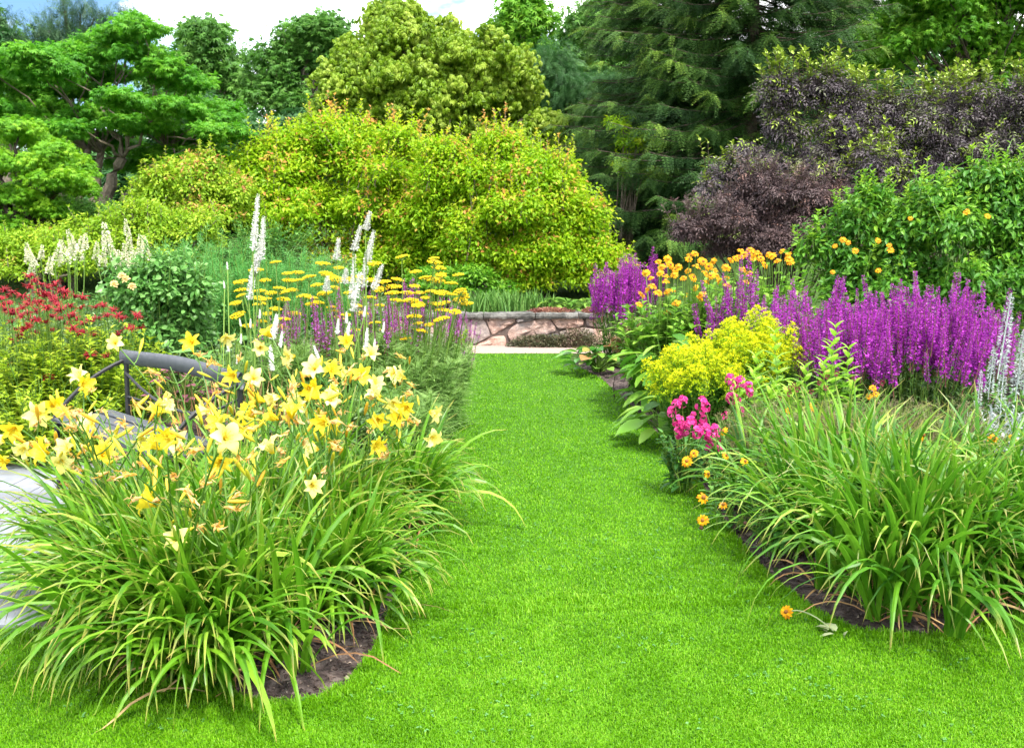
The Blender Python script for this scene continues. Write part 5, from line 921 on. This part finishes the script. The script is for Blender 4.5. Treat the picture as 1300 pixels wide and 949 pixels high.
for nm, lab, x, y, bl, ncl in HX: hs.append(shrub(nm, lab, 'false sunflower', x, y, bl, ncl, 26, LEAF_M, .075, .14, M_helio, 'false sunflower bushes', 70, .007, stem_green, .03, (90 if ncl > 400 else 50, .26, LEAF_M, .075, (.75, 1), 16), sub=12, flat=.9, up=.7, out=.6, droop=.35))
for px, py, k in [(1060, 312, 1), (1070, 304, 1), (1077, 308, 1), (1115, 305, 1), (1129, 311, 1), (1131, 317, 1), (1115, 343, 1), (1057, 345, 1), (1156, 277, 0), (1229, 268, 0), (1254, 274, 0), (1086, 318, 1), (1226, 270, 0)]:
    place('flower', random.choice(SUNF), hs[k], at(px, py, 9.2 if k else 8.75), face((rng.normal(0, .4), -1, .6)), rng.uniform(.024, .038))
# silver wormwood
M_silver = leafmat('silver_leaf', [(0, (.30, .36, .34)), (.5, (.48, .54, .52)), (1, (.66, .70, .68))], .25, .7, .2)
SILV = [spike_mesh('silver_spike', M_silver, .52, .055, 420, .034, LEAF_N, M_silver, 0, .006, .22) for _ in range(3)]
t = thing('silver_wormwood', 'pale silver grey wormwood spires at the outer end of the loosestrife', 'wormwood', (3.08, 6.1, .03)); g = Geo(); clump(g, (3.08, 6.1, .03), 40, .24, .55, LEAF_N, .07, 1, 0, (0, 1), g, .3, .05, 22); part('foliage', g, [M_silver, M_silver], t)
for px, py, qx, qy in [(1284, 374, 1268, 470), (1300, 420, 1290, 500), (1262, 440, 1255, 500), (1310, 390, 1300, 490), (1276, 450, 1270, 520), (1246, 470, 1240, 520), (1322, 430, 1310, 510)]:
    p0, p1 = np.array(at(qx, qy, 6.1)), np.array(at(px, py, 6.1)); place('silver_spike', random.choice(SILV), t, p0, face(p1 - p0), np.linalg.norm(p1 - p0) / .52)
# heath
M_heath = leafmat('heath_leaf', [(0, (.12, .13, .04)), (.5, (.22, .22, .08)), (.8, (.30, .22, .14)), (1, (.40, .32, .20))], .25)
for px, Yd, lab in [(985, 5.9, 'brown green heath tuft between the pink snapdragons and the daylilies'), (1060, 6.0, 'brown green heath tuft below the leafy green stems'), (1130, 6.0, 'straw tinted heath tuft before the loosestrife'), (1210, 5.9, 'pinkish brown heath tuft near the silver wormwood')]:
    x = px_w(px, Yd); t = thing('heath_tuft', lab, 'heath', (x, Yd, .03), 'brownish heath between daylilies and loosestrife'); g = Geo(); clump(g, (x, Yd, .03), 110, .3, .62, TUFT, .055, 1, 0, (0, 1), g, .3, .25, 26, .5); part('foliage', g, [M_heath, stem_green], t)
# crimson buttons on thin stalks
M_crim = leafmat('crimson_button', [(0, (.10, .008, .02)), (1, (.26, .02, .05))], .1)
g = Geo(); n = 50; d = nrm(rng.normal(0, 1, (n, 3))); scatter(g, LEAF, d * .5, d, rng.normal(0, 1, (n, 3)), .6, rng.random(n)); BUTTON = g.mesh('button', M_crim)
t = thing('knautia', 'thin stalked plant with tiny crimson button flowers above the heath', 'perennial', (2.0, 6.25, .03)); g = Geo(); hp = []
for px, py in [(1003, 492), (1008, 488), (1012, 494), (1002, 500), (1050, 478), (1040, 486), (1062, 474), (1048, 492), (990, 505), (1030, 497), (1085, 480), (1120, 486)]:
    p = np.array(at(px, py, 6.2)); tube(g, bend((2.0 * .6 + p[0] * .4, 6.25, .03), p, (0, 0, .02), 6), .0025, 4, .5); hp.append(p)
part('stems', g, stem_green, t)
for p in hp: place('flower', BUTTON, t, p, None, rng.uniform(.014, .02))
# pink snapdragon / phlox
M_pink = leafmat('hot_pink_petal', [(0, (.52, .015, .16)), (.5, (.70, .03, .26)), (1, (.80, .14, .42))], .3, .5, .25)
def pinkhead(n=26):
    g = Geo(); 
    for k in range(n):
        d = nrm(rng.normal(0, 1, 3) + [0, 0, .3]); c = d * np.array([.8, .8, 1.15]) * rng.uniform(.75, 1)
        a = np.arange(5) * 1.2566; x = nrm(np.cross(d, [.3, .2, .9])); y = np.cross(d, x); D = np.outer(np.cos(a), x) + np.outer(np.sin(a), y) + d * .35
        scatter(g, leaf6(.8, .04, .2), np.tile(c, (5, 1)), D, np.tile(d, (5, 1)), rng.uniform(.32, .42), rng.random())
    return g.mesh('pink_head', M_pink, False)
PINK = [pinkhead(), pinkhead(20), pinkhead(30)]
PH = [(853, 524, 1), (858, 515, 1), (866, 510, 1), (861, 534, 1), (868, 545, 1.2), (877, 538, 1.2), (890, 512, 1.1), (895, 519, 1), (892, 534, .9), (886, 548, 1.1), (896, 545, 1.2), (902, 552, 1.1), (908, 560, 1), (900, 566, .8), (920, 528, .7), (926, 481, .9), (932, 488, 1), (940, 485, 1), (950, 490, .9), (952, 498, .8), (928, 505, 1.1), (935, 508, .9), (940, 523, .9), (908, 545, .9), (862, 549, 1), (880, 527, .6), (913, 570, .8)]
PP = [(1.08, 6.0, 'hot pink snapdragon leaning out to the lawn edge'), (1.28, 5.7, 'hot pink snapdragon with the biggest bunches beside yellow blooms'), (1.42, 6.2, 'hot pink snapdragon standing tallest before the goldenrod')]
pl = []
for x, y, lab in PP:
    t = thing('snapdragon', lab, 'snapdragon', (x, y, .03), 'hot pink snapdragons'); g = Geo(); clump(g, (x, y, .03), 22, .16, .42, LEAF_M, .08, 1, .1, (0, 1), g, .4, .05, 14); part('foliage', g, [M_lush, stem_green], t); pl.append((t, x, y))
for px, py, s in PH:
    Yd = 6.1 if px > 915 else 5.75; p = np.array(at(px, py, Yd + rng.normal(0, .08))); t, x, y = min(pl, key=lambda q: abs(q[1] - p[0]) + .5 * abs(q[2] - p[1])); g = Geo(); tube(g, bend((x, y, .03), p, (0, 0, .05), 7), np.linspace(.004, .003, 7), 4, rng.random()); st = part('flower_stem', g, stem_green, t); place('flower_head', random.choice(PINK), st, p, face((rng.normal(0, .3), -.4, 1)), .037 * s)
# orange coneflowers along the lawn edge
CONE = [daisy(10, 1.0, .5, .35, M_orange, .3, 1), daisy(11, 1.0, .5, .1, M_orange, .3, 2), daisy(9, 1.0, .45, .5, M_orange, .32, 1)]
M_brownbud = leafmat('spent_cone', [(0, (.03, .014, .01)), (1, (.08, .035, .02))], 0, .9)
g = Geo(); lathe(g, [(0, -.1), (.4, 0), (.45, .3), (.3, .6), (0, .7)], 8); SPENT = g.mesh('spent_head', M_brownbud, True)
CF = [(918, 547, 5.3, 0), (881, 575, 5.0, 1), (872, 585, 5.0, 1), (899, 601, 4.9, 0), (892, 660, 4.45, 1), (893, 631, 4.6, 2), (946, 585, 4.75, 0), (918, 640, 4.5, 2), (1002, 521, 5.5, 0), (1034, 516, 5.5, 0), (1108, 492, 5.6, 1), (1112, 500, 5.6, 1), (1103, 503, 5.6, 1), (1172, 552, 5.0, 0), (922, 578, 4.9, 0), (1262, 556, 4.9, 2), (1286, 555, 4.9, 1), (890, 671, 4.45, 3), (905, 548, 5.2, 3), (946, 665, 4.4, 3)]
CP = [(1.2, 5.2, 'orange coneflower leaning out over the dark soil towards the lawn'), (1.32, 4.7, 'orange coneflower drooping over the lawn beside the bare daylilies'), (1.75, 5.6, 'orange coneflower poking through the bare daylily leaves'), (2.3, 5.4, 'orange coneflower before the loosestrife bank')]
pl = []
for x, y, lab in CP:
    t = thing('coneflower', lab, 'coneflower', (x, y, .03), 'orange coneflowers at the daylily bed'); g = Geo(); clump(g, (x, y, .03), 14, .14, .4, LEAF_M, .09, 1, .1, (0, 1), g, .4, .05, 9); part('foliage', g, [M_lush, stem_green], t); pl.append((t, x, y))
for px, py, Yd, k in CF:
    p = np.array(at(px, py, Yd)); t, x, y = min(pl, key=lambda q: abs(q[1] - p[0]) + .6 * abs(q[2] - p[1])); g = Geo(); tube(g, bend((x, y, .03), p - [0, 0, .01], (0, 0, .10), 8), np.linspace(.0035, .0022, 8), 4, rng.random()); st = part('flower_stem', g, stem_green, t)
    if k == 3: place('spent_flower', SPENT, st, p, face((0, -.2, 1)), .022)
    else: place('flower_head', CONE[k], st, p, face((rng.normal(-.1, .4), -.8, rng.uniform(.3, 1))), rng.uniform(.022, .034))
# the fallen bloom on the lawn
p = gnd(998, 779, .03); t = thing('fallen_flower', 'broken orange flower with a pale wilted stem lying on the lawn', 'fallen flower', (p.x, p.y, .03)); g = Geo(); q = gnd(1058, 800, .03)
tube(g, bend((p.x, p.y, .035), (q.x, q.y, .03), (.0, .05, .02), 8), .003, 5, .9); n = 6; scatter(g, LEAF_M, np.array([[q.x, q.y, .03]] * n) + rng.normal(0, .02, (n, 3)) * [1, 1, .2], rng.normal(0, 1, (n, 3)) * [1, 1, .2] + [-.4, .5, 0], [[0, 0, 1]] * n, rng.uniform(.04, .09, n), 1.0)
part('stem', g, leafmat('wilted_green', [(0, (.22, .30, .10)), (1, (.40, .46, .24))], .3), t); place('flower_head', CONE[1], t, (p.x, p.y, .04), face((-.6, -.6, .5)), .03)
# the bed goes on beyond the frame
for x, y, lab, n in [(3.35, 4.75, 'bare green daylily clump beyond the outermost coneflower', 240), (3.7, 5.4, 'bare green daylily clump past the silver wormwood', 200), (4.3, 5.2, 'bare green daylily clump at the very end of the bed', 220)]: daylily(x, y, lab, n, 'daylily', M_strap_r, 'flowerless daylilies of the bed opposite the bench', .90, .14, None, .25)
shrub('false_sunflower', 'false sunflower bush further along the outer bed', 'false sunflower', 6.0, 9.6, [(6.0, 9.6, 1.1, .9, .7, .8), (5.6, 9.2, .8, .6, .5, .6), (6.5, 9.8, .8, .6, .6, .7)], 460, 24, LEAF_M, .08, .15, M_helio, 'false sunflower bushes', 40, .007, stem_green, .03, sub=10, flat=.9)
shrub('green_shrub', 'leafy green shrub on the bank past the purple elder', 'shrub', 8.6, 12.8, [(8.6, 12.8, 2.2, 1.4, 1.0, 1.0), (9.6, 13.2, 2.0, 1.0, .9, .9), (8.0, 12.2, 1.8, .8, .7, .6)], 420, 30, LEAF, .1, .24, M_mid2, None, 40)
tree('broadleaf_tree', 'fresh green tree on the bank past the false sunflower bushes', 'tree', 15.5, 22, [(15.5, 22, 4.5, 2.6, 2.2, 2.2), (16.5, 22.5, 6.5, 1.8, 1.6, 1.6), (13.8, 21.5, 3.6, 1.5, 1.4, 1.3)], 380, 46, PALM, .16, .5, M_mid2, .18, None, 30, bark_dark)
# filling greenery in the bed
for x, y, r, h, lab in [(2.0, 8.0, .35, .7, 'dark leafy growth under the loosestrife and goldenrod'), (3.5, 8.8, .8, .9, 'dark leafy growth under the false sunflower bush'), (2.6, 10.6, .7, .9, 'shaded greenery behind the orange sneezeweed'), (1.75, 10.6, .5, .7, 'shaded greenery between the sneezeweed and far loosestrife'), (3.6, 6.7, .5, .6, 'low green growth behind the silver wormwood'), (2.6, 6.4, .45, .45, 'low green growth in front of the loosestrife bank'), (1.7, 6.6, .3, .4, 'low green growth below the leafy stems'), (1.35, 6.4, .22, .3, 'dark green growth at the foot of the goldenrod'), (2.2, 5.8, .35, .35, 'low green growth behind the bare daylilies'), (4.6, 6.6, .6, .7, 'bushy growth past the silver wormwood'), (5.0, 7.8, .7, .8, 'bushy growth beyond the loosestrife bank'), (6.4, 7.2, .8, .8, 'bushy growth at the end of the outer bed'), (5.8, 5.8, .7, .6, 'low bushy growth at the outer lawn edge')]:
    z = ground_at(x, y) + .02; t = thing('leafy_perennial', lab, 'perennial', (x, y, z)); g = Geo(); clump(g, (x, y, z), int(130 * r), r, h, LEAF_M, .10, 1, .1, (0, 1), g, .25, .05, 16); part('foliage', g, [M_lush, stem_green], t)
